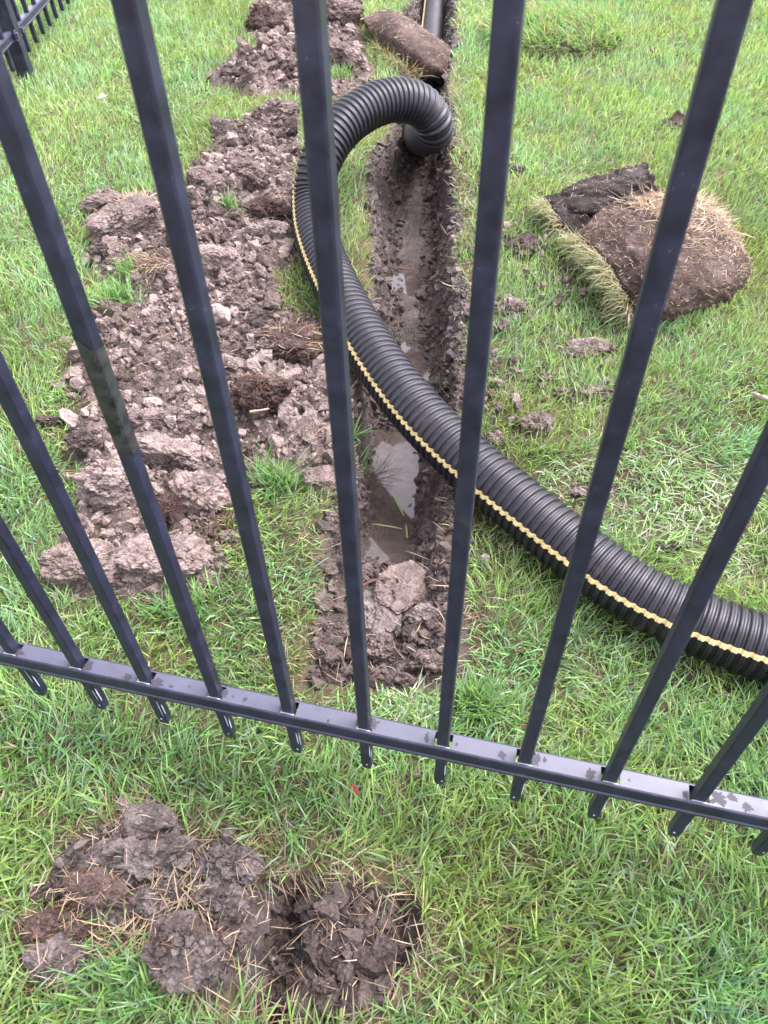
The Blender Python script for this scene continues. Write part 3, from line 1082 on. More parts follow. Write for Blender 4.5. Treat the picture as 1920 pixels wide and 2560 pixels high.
def soil_in(name, poly, n1, n2, n3, seed, mat, label, big=1.0, shift=0.0, lift=0.0):
    """crumbs lying on the bare ground inside a world polygon"""
    r = np.random.default_rng(seed)
    P = np.array(poly)
    parts = []
    for sub, n, lo, hi in ((1, n1, .0035, .007), (2, n2, .006, .016), (3, n3, .014, .028)):
        x = r.uniform(P[:, 0].min(), P[:, 0].max(), n); y = r.uniform(P[:, 1].min(), P[:, 1].max(), n)
        k = in_poly(x, y, poly)
        x, y = x[k], y[k]
        s = big * lo * (hi / lo) ** (r.uniform(0, 1, len(x)) ** 1.7)
        z = ground_z(x, y) + s * r.uniform(-.2, .5, len(x)) + lift
        parts.append(scatter_lumps(np.stack([x, y, z], 1), s, sub, r, r.uniform(-.5, .5, len(x)) + shift))
    V, T, tn = join_arrays(parts)
    me = fast_mesh(name, V, T, smooth=False)
    add_attr(me, 'tone', tn)
    return tag(mesh_obj(name, me, mat), label, kind='stuff')
soil_in('loose_soil', HOLE, 3000, 600, 80, 601, MAT_DARK, 'small dark crumbs lying in the near hole', shift=.25)
END_POLY = [(float(t_left(y)) + .01, y) for y in np.linspace(.66, 1.0, 8)] + [(float(t_right(y)) - .01, y) for y in np.linspace(1.0, .66, 8)]
soil_in('loose_soil', END_POLY, 1700, 450, 50, 602, MAT_DARK, 'broken soil filling the near end of the trench', big=1.15, shift=.3)
def wall_soil(side, seed, label):
    r = np.random.default_rng(seed)
    parts = []
    for sub, n, lo, hi in ((1, 5500, .0035, .0085), (2, 1300, .008, .017), (3, 70, .016, .028)):
        y = 1.0 + 3.4 * r.uniform(0, 1, n) ** 1.5
        e = t_left(y) if side < 0 else t_right(y)
        x = e - side * r.uniform(-.03, .10, n)
        k = trench_inside(x, y) > -.006
        x, y = x[k], y[k]
        s = lo * (hi / lo) ** (r.uniform(0, 1, len(x)) ** 1.6)
        z = ground_z(x, y) + s * r.uniform(-.25, .35, len(x))
        parts.append(scatter_lumps(np.stack([x, y, z], 1), s, sub, r, r.uniform(-.5, .4, len(x))))
    V, T, tn = join_arrays(parts)
    me = fast_mesh('loose_soil', V, T, smooth=False)
    add_attr(me, 'tone', tn)
    return tag(mesh_obj('loose_soil', me, MAT_MUD), label, kind='stuff')
RIM = [(float(t_right(y)) - .005, y) for y in np.linspace(.9, 2.4, 12)] + [(float(t_right(y)) + .10, y) for y in np.linspace(2.4, .9, 12)]
soil_in('loose_soil', RIM, 900, 260, 14, 606, MAT_SOIL, 'brown crumbs trodden into the grass along the right rim of the trench', big=.9, lift=.012)
SCAT = poly_px([(1200, 560), (1340, 560), (1560, 860), (1540, 1010), (1300, 1130), (1190, 1000)])
soil_in('loose_soil', SCAT, 420, 130, 8, 607, MAT_SOIL, 'loose brown crumbs strewn between the small soil heaps on the right lawn', lift=.014)
wall_soil(1, 603, 'wet crumbs of mud on the right wall of the trench')
wall_soil(-1, 604, 'wet crumbs of mud on the left wall of the trench')

# ------------------------------------------------------------------ single clods, slabs and stones
def surface_z(x, y):
    x = np.atleast_1d(x); y = np.atleast_1d(y)
    z = ground_z(x, y)
    for B, h, sd_ in ((B_MAIN, .05, 301), (B_FAR, .085, 401), (B_FRONT, .066, 501)):
        m = look(B, x, y) > .06
        z = np.where(m & (trench_inside(x, y) < .012), np.maximum(z, mound_z(x, y, B, h, sd_)), z)
    return z

def clod(label, px, py, wpx, hpx, mat, seed, rz=None, yaw=0.0, tilt=(0, 0), lumps=40, kind='clod', name='soil_clod', cat='soil clod', group=None, straw_n=0, sink=.30, sub=5, box=False, roots=0, lsize=.2, tone=0.0, gran=1.0, spill=0):
    """a clod whose outline is about wpx by hpx photo pixels, resting on the ground seen there"""
    h0 = 0.0
    p, t = hit(px, py, 0.012)
    d = ray(px, py)
    el = math.atan2(-d[2], math.hypot(d[0], d[1]))
    rxm = wpx / F_PX * t / 2
    if rz is None:
        rz = .42 * min(rxm, hpx / F_PX * t / 2 * 1.3)
    # apparent height = depth * sin(el) + height * cos(el)
    rym = max((hpx / F_PX * t / 2 - rz * math.cos(el)) / math.sin(el), rz * .7)
    if wpx < 75 and sub == 5:
        sub = 4
    if wpx < 172 and sub == 6:
        sub = 5
    lumps = int(lumps * .5)
    r = np.random.default_rng(seed)
    V, T = ICO[sub]
    P = V.copy()
    if box:
        pw = 3.2
        q = (np.abs(P) ** pw).sum(1) ** (1 / pw)
        P = P / q[:, None]
        P[:, 2] = np.sign(P[:, 2]) * np.abs(P[:, 2]) ** .8
    disp = (.62 if spill else .30) * fbm(V * 1.1 + seed, 2, seed) + .20 * fbm(V * 2.6 + seed, 3, seed + 1) + .10 * fbm(V * 7 + seed, 3, seed + 2)
    if box:
        disp = disp * 1.05
        P *= (1 + disp * np.array([1, 1, .55])[None].repeat(len(P), 0).T).T if False else 1 + disp[:, None] * np.array([1.0, 1.0, .55])[None]
    else:
        P *= (1 + disp)[:, None]
        for _ in range(5):
            dd = r.normal(size=3); dd /= np.linalg.norm(dd)
            e = P @ dd - r.uniform(.62, .95)
            P -= np.where(e > 0, e * .8, 0)[:, None] * dd
    P = P * np.array([rxm, rym, rz])
    # fine broken relief, in metres
    nr = V / np.linalg.norm(V, axis=1)[:, None]
    mid_ = (.28 if box else .55) * gran
    P += nr * (.16 * rz * fbm(P * (1.1 / rz), 3, seed + 3))[:, None]
    P0_ = P + .006 * np.stack([vnoise(P * 60 + k * 9, seed + k) for k in range(3)], 1)
    w1, c1 = worley(P0_ * 42 + seed, seed + 11)
    w2, c2 = worley(P0_ * 95 + seed, seed + 12)
    w3, c3_ = worley(P0_ * 210 + seed, seed + 13)
    msk = sstep(-.30, .20, fbm(P * 20 + seed, 3, seed + 14))
    msk = .25 + .75 * msk
    P += nr * ((.013 * (c1 - .5) + .006 * (.4 - w1)) * mid_ * 1.3 * msk + (.0075 * (c2 - .5) + .004 * (.4 - w2)) * (mid_ + .2) * msk + (.0030 * (c3_ - .5) + .002 * (.4 - w3)) * gran)[:, None]
    gapc = np.exp(-(fbm(P * np.array([10, 17, 14]) + seed, 4, seed + 15) / .022) ** 2)
    P -= nr * (gapc * .007)[:, None]
    vt = (c1 - .5) * .35 + (c2 - .5) * .30 - gapc * .3
    parts = [(P, T, tone + r.uniform(-.1, .1) + vt)]
    if lumps:
        k = r.choice(len(P), min(lumps, len(P)), replace=False)
        k = k[P[k, 2] > -.3 * rz]
        ls = lsize * min(rxm, rym) * r.uniform(.25, 1, len(k)) ** 1.5 + .002
        parts.append(scatter_lumps(P[k] - nr[k] * (ls * .45)[:, None], ls, 2 if wpx > 120 else 1, r, tone + r.uniform(-.35, .35, len(k))))
    if spill:
        a_ = r.uniform(0, 6.28, spill); q_ = r.uniform(.55, 1.45, spill)
        ls = .13 * min(rxm, rym) * r.uniform(.3, 1, spill) + .002
        parts.append(scatter_lumps(np.stack([np.cos(a_) * rxm * q_, np.sin(a_) * rym * q_, r.uniform(-.2, .25, spill) * rz + .008], 1), ls, 2, r, tone + r.uniform(-.4, .3, spill)))
    Vc, Tc, tn = join_arrays(parts)
    R = Matrix.Rotation(yaw, 3, 'Z') @ Matrix.Rotation(tilt[0], 3, 'X') @ Matrix.Rotation(tilt[1], 3, 'Y')
    Vc = Vc @ np.array(R).T
    me = fast_mesh(name, Vc, Tc, smooth=sub < 4)
    add_attr(me, 'tone', tn)
    zz = float(np.median(surface_z(p[0] + rxm * r.uniform(-.7, .7, 12), p[1] + rym * r.uniform(-.7, .7, 12))))
    o = mesh_obj(name, me, mat, None, (p[0], p[1], zz + rz * (1 - 2 * sink)))
    tag(o, label, cat, group)
    if straw_n:
        rs = np.random.default_rng(seed + 7)
        core = Vc[:len(P)]
        k = rs.choice(np.where(core[:, 2] > -.1 * rz)[0], straw_n)
        root = core[k] + nr[k] * .0015
        az = rs.uniform(0, 2 * math.pi, straw_n)
        pr = [straw(root, az, rs.uniform(.9, 1.75, straw_n), rs.uniform(.012, .04, straw_n), rs)]
        mesh_obj('dry_grass', blade_mesh('dry_grass', pr), MAT_STRAW, o)['kind'] = 'stuff'
    if roots:
        rs = np.random.default_rng(seed + 8)
        core = Vc[:len(P)]
        k = rs.choice(np.where(core[:, 2] > -.3 * rz)[0], roots)
        az = rs.uniform(0, 2 * math.pi, roots)
        c = np.array([[.12, .06, .042]]) * rs.uniform(.6, 1.5, (roots, 1))
        pr = [blades(core[k] + nr[k] * .001, az, rs.uniform(.7, 1.9, roots), rs.uniform(.008, .025, roots), np.full(roots, .0011), rs.normal(0, 1.5, roots), c, c, 3)]
        mesh_obj('root_fibres', blade_mesh('root_fibres', pr), MAT_STRAW, o)['kind'] = 'stuff'
    return o

L, K, D_, Pt, W_ = MAT_SOIL, MAT_SLAB, MAT_DARK, MAT_PEAT, MAT_WETCLAY
G1, G2, G3, G4 = 'chunks of soil in the heap left of the trench', 'soil chunks in the near end of the trench', 'small heaps of soil dropped on the right lawn', 'clods round the near hole'
# main heap
clod('big tilted slab of dark clay at the left edge of the heap, with a straw tuft above', 322, 585, 180, 108, K, 1, rz=.045, yaw=.15, tilt=(.25, -.25), lumps=18, box=True, group=G1, name='soil_slab', sub=6, straw_n=40, roots=60)
clod('flat dark clod on the grass behind the big tilted slab', 268, 522, 100, 56, K, 2, rz=.022, lumps=26, box=True, group=G1, tone=-.2)
clod('light block of clay with a dark hollow under its near edge', 547, 680, 118, 74, L, 3, rz=.036, tilt=(-.25, .1), lumps=20, box=True, group=G1, sub=6, tone=.3)
clod('fibrous brown chunk of turf leaning beside the black pipe', 672, 545, 118, 92, Pt, 4, rz=.045, tilt=(.2, .5), lumps=24, group=G1, roots=160, name='turf_chunk')
clod('pale lumpy clod below the fibrous chunk beside the pipe', 668, 606, 122, 66, L, 5, rz=.032, lumps=70, group=G1, tone=.3)
clod('flat grey slab with sharp edges at the upper left of the heap', 516, 446, 84, 52, K, 6, rz=.022, yaw=.3, tilt=(.3, .1), lumps=5, box=True, group=G1, name='soil_slab', tone=-.1)
clod('rounded clod at the far left corner of the heap', 578, 340, 98, 62, L, 7, rz=.035, lumps=50, group=G1)
clod('large knobbly clod at the top of the heap, left of the pipe loop', 692, 300, 118, 64, L, 8, rz=.045, lumps=80, group=G1, tone=.15)
clod('low clod in the middle of the upper heap', 610, 425, 90, 60, L, 9, rz=.026, lumps=50, group=G1)
clod('pointed clod just left of the pipe in the upper heap', 640, 470, 70, 62, L, 10, rz=.04, lumps=25, group=G1)
clod('piece of brown turf with red roots and straw beside the pipe', 742, 868, 128, 120, Pt, 11, rz=.028, yaw=-.3, tilt=(-.1, .15), lumps=14, box=True, group=G1, roots=260, straw_n=110, name='turf_chunk', sub=6)
clod('dark round fibrous turf lump in the lower heap', 655, 1022, 158, 138, Pt, 12, rz=.062, lumps=30, group=G1, roots=420, straw_n=30, name='turf_chunk', sub=6, tone=-.1)
clod('largest pale crumbly clod at the lower left of the heap', 300, 1232, 178, 205, L, 13, rz=.075, yaw=.2, tilt=(.1, -.2), lumps=110, group=G1, sub=6, tone=.38, lsize=.13)
clod('pale clod right of the largest one, a dark crack between them', 495, 1252, 128, 150, L, 14, rz=.060, lumps=90, group=G1, sub=6, tone=.32, lsize=.15, roots=60)
clod('broad pale slab lying above the largest clod', 420, 1142, 186, 92, L, 15, rz=.042, yaw=-.25, tilt=(0, .15), lumps=60, box=True, group=G1, tone=.25, sub=6, lsize=.14)
clod('smooth clay slab at the lower left corner of the heap', 214, 1432, 186, 150, K, 16, rz=.038, yaw=-.1, tilt=(.1, -.12), lumps=26, box=True, group=G1, name='soil_slab', sub=6, straw_n=14)
clod('smooth clay slab in front of the heap, beside the grass strip', 418, 1420, 214, 156, K, 17, rz=.036, yaw=.08, tilt=(.08, .10), lumps=30, box=True, group=G1, name='soil_slab', sub=6, straw_n=20, tone=.1)
clod('low smooth slab in the middle of the lower heap', 392, 1055, 190, 66, L, 18, rz=.026, lumps=20, box=True, group=G1, tone=.2, sub=6)
clod('dark rough clod at the left rim of the lower heap', 214, 1128, 88, 82, D_, 19, rz=.036, lumps=50, group=G1, tone=.35)
clod('pale brown clod by the trench edge at the right tip of the heap', 796, 1197, 72, 86, L, 20, rz=.024, lumps=30, box=True, group=G1, tone=.1)
clod('small pale clod in the grass right of the front slabs', 572, 1342, 50, 36, L, 21, rz=.016, lumps=20, group=G1, tone=.3)
clod('knobbly clod in the middle of the heap, below the light block', 600, 770, 96, 60, L, 22, rz=.028, lumps=60, group=G1, tone=.1)
clod('dark clod at the right of the heap above the brown turf', 655, 810, 72, 50, D_, 23, rz=.026, lumps=40, group=G1, tone=.3)
clod('medium clod behind the fibrous turf lump', 560, 930, 90, 52, L, 24, rz=.026, lumps=50, group=G1, tone=.2)
clod('medium clod in the left part of the crumbled soil', 265, 825, 62, 48, L, 25, rz=.024, lumps=40, group=G1, tone=.15)
clod('dark lump at the left rim of the heap above the grass bite', 262, 655, 56, 40, D_, 26, rz=.024, lumps=30, group=G1, tone=.3)
# bits on the left lawn
clod('thin spread of soil on the left lawn, left of the heap', 118, 1046, 110, 42, D_, 27, rz=.014, lumps=60, cat='soil clump', name='soil_clump', tone=.2)
clod('small pale clod on the left lawn beside the third picket', 143, 955, 44, 36, L, 28, rz=.018, lumps=20, tone=.2)
clod('tiny clod just right of the small pale one on the left lawn', 180, 986, 32, 26, L, 29, rz=.014, lumps=14)
clod('small clod on the grass left of the largest pale clod', 166, 1190, 40, 32, L, 30, rz=.016, lumps=18, tone=.2)
clod('smooth white pebble at the left foot of the largest clod', 212, 1266, 24, 26, MAT_STONE, 31, rz=.011, lumps=0, gran=.15, name='pebble', cat='stone', sub=3)
clod('tiny white flake of stone on the lower left lawn', 84, 1424, 15, 17, MAT_STONE, 32, rz=.006, lumps=0, gran=.15, name='pebble', cat='stone', sub=3)
# far heap
clod('rooty turf chunk at the left end of the far heap', 662, 74, 96, 46, Pt, 33, rz=.055, lumps=30, roots=120, name='turf_chunk')
clod('dark slab on the right side of the far heap', 858, 64, 104, 52, K, 34, rz=.05, yaw=.4, tilt=(.3, .3), lumps=20, box=True, name='soil_slab', tone=-.15)
clod('curved clay slab at the front of the far heap', 858, 182, 104, 66, K, 35, rz=.045, yaw=-.4, tilt=(.1, .4), lumps=24, box=True, name='soil_slab')
clod('smooth dark flat stone at the left front of the far heap', 582, 199, 56, 28, D_, 36, rz=.016, lumps=0, gran=.2, box=True, name='flat_stone', cat='stone', tone=.1)
clod('pale round pebble above the dark flat stone', 591, 178, 18, 17, MAT_STONE, 37, rz=.014, lumps=0, gran=.15, name='pebble', cat='stone', sub=3)
clod('large clod at the back of the far heap', 790, 30, 120, 52, L, 38, rz=.06, lumps=60)
clod('clod in the middle of the far heap', 735, 150, 110, 60, L, 39, rz=.05, lumps=60)
# near end of the trench
def in_trench(label, px, py, w, h, mat, seed, z, **kw):
    o = clod(label, px, py, w, h, mat, seed, group=G2, **kw)
    # settle on the fill: follow the sight line down to height z
    d = ray(px, py)
    t = (z - CAM_H) / d[2]
    p = np.array([0, 0, CAM_H]) + t * d
    o.location = (p[0], p[1], z)
    return o
in_trench('broad flat slab of pale brown clay across the near end of the water', 1010, 1474, 150, 122, K, 41, -.012, rz=.018, yaw=.55, tilt=(.3, .12), lumps=6, box=True, name='soil_slab', sub=6, tone=-.25)
in_trench('smooth wet slab lying under the flat clay slab', 950, 1535, 112, 165, W_, 42, -.030, rz=.026, yaw=.1, tilt=(.12, 0), lumps=14, box=True, name='soil_slab', sub=6)
in_trench('lumpy clod at the right of the wet slab', 1060, 1546, 112, 88, W_, 43, -.012, rz=.030, lumps=60, tone=.2)
in_trench('pale rough clod in front of the wet slab', 950, 1618, 84, 92, L, 44, -.010, rz=.028, lumps=60)
in_trench('cracked clod near the front right corner of the trench', 1066, 1658, 80, 74, L, 45, .004, rz=.026, lumps=40)
in_trench('dark clod at the front rim of the trench', 905, 1692, 80, 56, D_, 46, .006, rz=.024, lumps=60, tone=.3)
in_trench('dark clod at the left front corner of the trench', 822, 1640, 74, 60, D_, 47, .010, rz=.024, lumps=60, tone=.35)
in_trench('narrow clod against the right trench wall by the water', 1096, 1440, 52, 92, D_, 48, .0, rz=.030, lumps=40, tone=.2)
in_trench('dark clod in the middle of the front rim', 1000, 1712, 84, 52, D_, 49, .008, rz=.022, lumps=60, tone=.2)
in_trench('small clod on the left side of the trench end', 838, 1575, 60, 56, D_, 50, .0, rz=.022, lumps=40, tone=.3)
# right lawn
for k, (lb, px, py, w, h, z_, m_, tn) in enumerate([
        ('small soil heap far right, beyond the two turf rolls', 1690, 313, 66, 52, .026, L, -.05),
        ('soil heap on the grass left of the turf rolls', 1308, 612, 126, 78, .022, D_, .3),
        ('soil heap right of the trench, below the one beside the turf rolls', 1272, 775, 72, 80, .026, L, .0),
        ('soil heap with a pale stone, below the large turf roll', 1468, 868, 132, 62, .020, L, .1),
        ('long low soil heap below the one with the pale stone', 1468, 975, 150, 58, .016, L, .05),
        ('dark twin-lobed soil heap in the middle of the right lawn', 1338, 1060, 84, 70, .024, L, -.1),
        ('small soil heap against the upper side of the pipe', 1238, 1100, 52, 56, .022, L, -.05),
        ('little pale soil heap above the twin-lobed one', 1362, 940, 52, 38, .014, L, .15),
        ('small soil heap by the picket right of the trench', 1255, 826, 52, 38, .014, L, .05),
        ('flat smear of soil on the lawn just above the pipe', 1487, 1222, 112, 50, .010, L, .0),
        ('flat dark smear of soil in the grass at the far right, above the pipe', 1660, 1362, 84, 30, .008, D_, .2),
        ('thin dark soil patch behind the picket by the pipe end in the trench', 1272, 430, 112, 34, .016, D_, .3),
        ('dark soil at the near side of the pipe, right edge', 1712, 1692, 110, 50, .010, D_, -.1),
        ('small pale lump under a picket tip right of the trench', 1040, 1940, 44, 24, .008, L, .0),
        ('small muddy lump in the grass at the bottom right', 1437, 2400, 36, 58, .012, D_, .3)]):
    clod(lb, px, py - 3, w * 1.05, h * 1.05, m_, 70 + k, rz=z_ * 1.15, spill=55, sub=4, lumps=110, group=G3, name='soil_clump', cat='soil clump', tone=tn - .22, lsize=.26, sink=.36)
clod('pale pebble stuck in the heap below the large turf roll', 1462, 862, 22, 15, MAT_STONE, 95, rz=.010, lumps=0, gran=.15, name='pebble', cat='stone', sub=3, sink=-.6)
# round the near hole (crop pixels: scale .663, from row 1960)
def c3(x, y):
    return x * .663, 1960 + y * .663
for lb, x, y, w, h, z_, m_, tn, st, rt in [
        ('broad grey clod heap above the near hole', 560, 300, 400, 190, .034, MAT_GREY, .042, 26, 0),
        ('knobbly grey clod standing at the top of the near hole heap', 565, 180, 230, 140, .034, MAT_GREY, .045, 20, 0),
        ('round fibrous turf lump left of the near hole', 735, 640, 290, 270, .046, MAT_GREY, .028, 30, 140),
        ('brown rooty clod at the far left of the near heap', 185, 545, 240, 150, .028, Pt, .2, 34, 160),
        ('smooth rounded clod at the lower left of the near heap', 215, 672, 205, 150, .030, MAT_GREY, .04, 34, 0),
        ('rooty turf piece under the broad grey clod heap', 370, 420, 240, 150, .026, Pt, .3, 46, 90),
        ('crumbly clod at the rim above the near hole', 880, 330, 250, 190, .030, MAT_GREY, .032, 16, 0),
        ('grey clod bridging the broad heap and the round turf lump', 650, 440, 330, 190, .026, MAT_GREY, -.02, 30, 60),
        ('clod filling the gap between the round lump and the rim clod', 850, 470, 190, 170, .030, MAT_GREY, -.05, 12, 0),
        ('small dark clod at the left tip of the near heap', 165, 410, 120, 70, .016, D_, .1, 30, 0),
        ('rough clod hanging over the left side of the near hole', 880, 560, 150, 200, .030, D_, .15, 20, 0),
        ('lump on the floor of the near hole', 1060, 690, 170, 170, .022, D_, .3, 10, 0),
        ('ridge of soil at the bottom edge of the near hole', 1210, 810, 300, 110, .022, D_, .05, 30, 0),
        ('round grey lump at the right of the near hole', 1365, 655, 72, 66, .013, L, .0, 6, 0),
        ('small grey lump above the round one in the near hole', 1415, 612, 48, 44, .010, L, -.05, 0, 0),
        ('smooth oval stone in the near hole', 1075, 440, 38, 66, .010, D_, .45, 0, 0)]:
    px, py = c3(x, y)
    sm = 'stone' in lb
    o = clod(lb, px, py, w * .70, h * .70, m_, 200 + int(x), rz=z_ * 1.3, lumps=0 if sm else 110, group=None if sm else G4, name='pebble' if sm else 'soil_clod', cat='stone' if sm else 'soil clod', tone=tn, straw_n=st, roots=rt, lsize=.17, gran=.15 if sm else 1.0, sub=6 if w > 180 else 5, sink=.30)

# ------------------------------------------------------------------ turf rolls and flaps (lofted sheets with thickness)
def loft(ctrl_rows, nu, nv, thick, seed, relief=.004, crack=0.0):
    C = np.array(ctrl_rows, float)              # rows x cols x 3
    rows = np.array([catmull(C[:, j], 24) for j in range(C.shape[1])])      # cols, along, 3
    def resample(P, n):
        s = np.concatenate([[0], np.cumsum(np.linalg.norm(np.diff(P, axis=0), axis=1))])
        t = np.linspace(0, s[-1], n)
        return np.stack([np.interp(t, s, P[:, k]) for k in range(3)], 1)
    rows = np.array([resample(r_, nu) for r_ in rows])                       # cols, nu, 3
    G = np.array([resample(catmull(rows[:, i], 20), nv) for i in range(nu)])  # nu, nv, 3
    du = np.gradient(G, axis=0); dv = np.gradient(G, axis=1)
    N = np.cross(du, dv); N /= np.linalg.norm(N, axis=2)[..., None] + 1e-9
    if N[nu // 2, nv // 2, 2] < 0:
        N = -N
    e = fbm(G * 28, 4, seed) * relief + fbm(G * 110, 3, seed + 1) * relief * .45
    if crack:
        e -= crack * np.exp(-(fbm(G * np.array([8, 24, 24]), 3, seed + 2) / .06) ** 2)
    top = G + N * e[..., None]
    bot = G - N * thick
    jag = fbm(G * 60, 2, seed + 5) * .012
    for arr in (top, bot):                       # ragged edges
        arr[0] += du[0] * (jag[0] / .01)[:, None]; arr[-1] += du[-1] * (jag[-1] / .01)[:, None]
        arr[:, 0] += dv[:, 0] * (jag[:, 0] / .01)[:, None]; arr[:, -1] += dv[:, -1] * (jag[:, -1] / .01)[:, None]
    n = nu * nv
    V = np.concatenate([top.reshape(-1, 3), bot.reshape(-1, 3)])
    id_ = np.arange(n).reshape(nu, nv)
    q = np.stack([id_[:-1, :-1], id_[:-1, 1:], id_[1:, 1:], id_[1:, :-1]], -1).reshape(-1, 4)
    b = q[:, ::-1] + n
    ring = np.concatenate([id_[0, :], id_[1:, -1], id_[-1, -2::-1], id_[-2:0:-1, 0]])
    r2 = np.roll(ring, -1)
    side = np.stack([ring, ring + n, r2 + n, r2], -1)
    return V, np.concatenate([q, b, side]), top, N

def rowpts(lst):
    return [hit(a, b, c)[0] for a, b, c in lst]

def sheet(name, label, cat, rows, nu, nv, thick, mat, seed, relief=.004, crack=0.0, group=None):
    V, Qs, top, N = loft(rows, nu, nv, thick, seed, relief, crack)
    me = fast_mesh(name, V, None, Qs)
    add_attr(me, 'tone', fbm(V * 14, 3, seed) * .7)
    o = mesh_obj(name, me, mat)
    tag(o, label, cat, group)
    return o, top, N

def child_blades(o, pr, name='dry_grass', mat=None):
    c = mesh_obj(name, blade_mesh(name, pr), mat or MAT_STRAW, o)
    c['kind'] = 'stuff'
    return c

GREENS = np.array([[.150, .292, .076], [.100, .218, .056], [.205, .360, .115], [.126, .252, .108], [.232, .345, .125], [.225, .318, .200]])
def fringe(edge, n, az0, r, ln=(.05, .11), lean=(1.0, 1.6), green=.6, spread=.35, base=(.44, .35, .26), depth=.02):
    k = r.uniform(0, len(edge) - 1.001, n)
    i = k.astype(int); f = (k - i)[:, None]
    root = edge[i] * (1 - f) + edge[i + 1] * f
    root = root + np.stack([r.normal(0, .004, n), r.normal(0, .004, n), -r.uniform(.002, depth, n)], 1)
    az = az0 + r.normal(0, spread, n)
    isg = r.uniform(size=n) < green
    c1 = np.where(isg[:, None], GREENS[r.integers(0, 6, n)] * r.uniform(.7, 1.2, (n, 1)), STRAW[r.integers(0, 4, n)] * r.uniform(.7, 1.1, (n, 1)))
    c1 = c1 * .72 + np.array([base]) * .22
    c0 = np.array([base]) * r.uniform(.45, 1.0, (n, 1))
    return blades(root, az, r.uniform(*lean, n), r.uniform(*ln, n), r.uniform(.0016, .0030, n), r.normal(.25, .6, n), c0, c1, 3)

r = np.random.default_rng(77)
GR = 'rolled pieces of turf lying soil side up'
# large roll on the right
rows2 = [rowpts([(1443, 585, .050), (1508, 640, .090), (1553, 705, .090), (1580, 768, .055), (1590, 800, .010)]),
         rowpts([(1500, 528, .085), (1585, 600, .140), (1640, 690, .130), (1645, 765, .080), (1640, 806, .004)]),
         rowpts([(1590, 490, .100), (1680, 565, .155), (1742, 660, .135), (1750, 738, .080), (1745, 782, .004)]),
         rowpts([(1690, 480, .095), (1768, 535, .125), (1825, 625, .105), (1842, 700, .060), (1838, 744, .003)]),
         rowpts([(1755, 500, .030), (1812, 552, .040), (1864, 625, .035), (1876, 680, .020), (1870, 712, .0)])]
o, top, N = sheet('turf_roll', 'large folded piece of turf with straw on top, on the right lawn', 'turf', rows2, 90, 80, .035, MAT_PEAT, 801, .013, group=GR)
e = top[0]
child_blades(o, [fringe(e, 1100, math.radians(197), r, (.02, .088), (.9, 1.9), .80, .60, depth=.035)], 'grass_fringe', MAT_GRASS)
nS = 1250
iu = r.integers(30, 84, nS); iv = np.minimum(r.integers(3, 56, nS), r.integers(3, 64, nS))
child_blades(o, [straw(top[iu, iv] + N[iu, iv] * .002, r.uniform(0, 6.28, nS), r.uniform(1.25, 1.75, nS), r.uniform(.02, .065, nS), r, .0018, 4)], 'dry_grass')
nS = 2400
iu = r.integers(0, 90, nS); iv = r.integers(0, 80, nS)
child_blades(o, [straw(top[iu, iv] + N[iu, iv] * .001, r.uniform(0, 6.28, nS), r.uniform(1.2, 1.9, nS), r.uniform(.006, .026, nS), r, .0010, 3)], 'root_fibres')
# smaller log behind it
ridge = rowpts([(1362, 492, .045), (1450, 452, .062), (1540, 424, .066), (1612, 408, .060)])
mid = rowpts([(1392, 535, .062), (1480, 500, .080), (1572, 468, .080), (1642, 446, .066)])
frn = rowpts([(1425, 592, .020), (1505, 556, .036), (1592, 514, .036), (1660, 492, .030)])
back = [p + np.array([.01, .055, -.055]) for p in ridge]
o, top, N = sheet('turf_roll', 'smaller dark cracked piece of turf folded over, behind the large one', 'turf', [back, ridge, mid, frn], 60, 90, .03, MAT_BLACK, 811, .010, .014, group=GR)
child_blades(o, [fringe(np.array([top[k, 0] for k in range(20, 60)]), 420, math.radians(205), r, (.02, .075), (.9, 1.8), .88, .6, depth=.03)], 'grass_fringe', MAT_GRASS)
nS = 380
iu = r.integers(0, 60, nS); iv = r.integers(0, 90, nS)
child_blades(o, [straw(top[iu, iv] + N[iu, iv] * .001, r.uniform(0, 6.28, nS), r.uniform(1.2, 1.9, nS), r.uniform(.008, .03, nS), r, .0010, 3)], 'root_fibres')
# flap laid over the trench
rows3 = [rowpts([(915, 40, .05), (912, 55, .085), (925, 85, .055), (938, 108, .02)]),
         rowpts([(965, 22, .07), (975, 45, .11), (975, 95, .075), (975, 135, .02)]),
         rowpts([(1025, 48, .055), (1030, 80, .09), (1030, 130, .06), (1035, 178, .00)]),
         rowpts([(1085, 88, .02), (1092, 115, .05), (1088, 165, .02), (1085, 205, -.05)]),
         rowpts([(1124, 112, -.02), (1130, 145, .0), (1126, 190, -.03), (1112, 222, -.09)])]
o, top, N = sheet('turf_flap', 'brown flap of turf draped soil side up across the trench behind the pipe loop', 'turf', rows3, 60, 50, .03, MAT_PEAT, 821, .005)
child_blades(o, [fringe(np.array([top[k, -1] for k in range(0, 42)]), 800, math.radians(255), r, (.05, .12), (.9, 1.7), .6, .5, depth=.03)], 'grass_fringe', MAT_GRASS)
nS = 500
iu = r.integers(0, 60, nS); iv = r.integers(0, 50, nS)
child_blades(o, [straw(top[iu, iv] + N[iu, iv] * .001, r.uniform(0, 6.28, nS), r.uniform(1.2, 1.9, nS), r.uniform(.01, .035, nS), r, .0014, 3)], 'root_fibres')
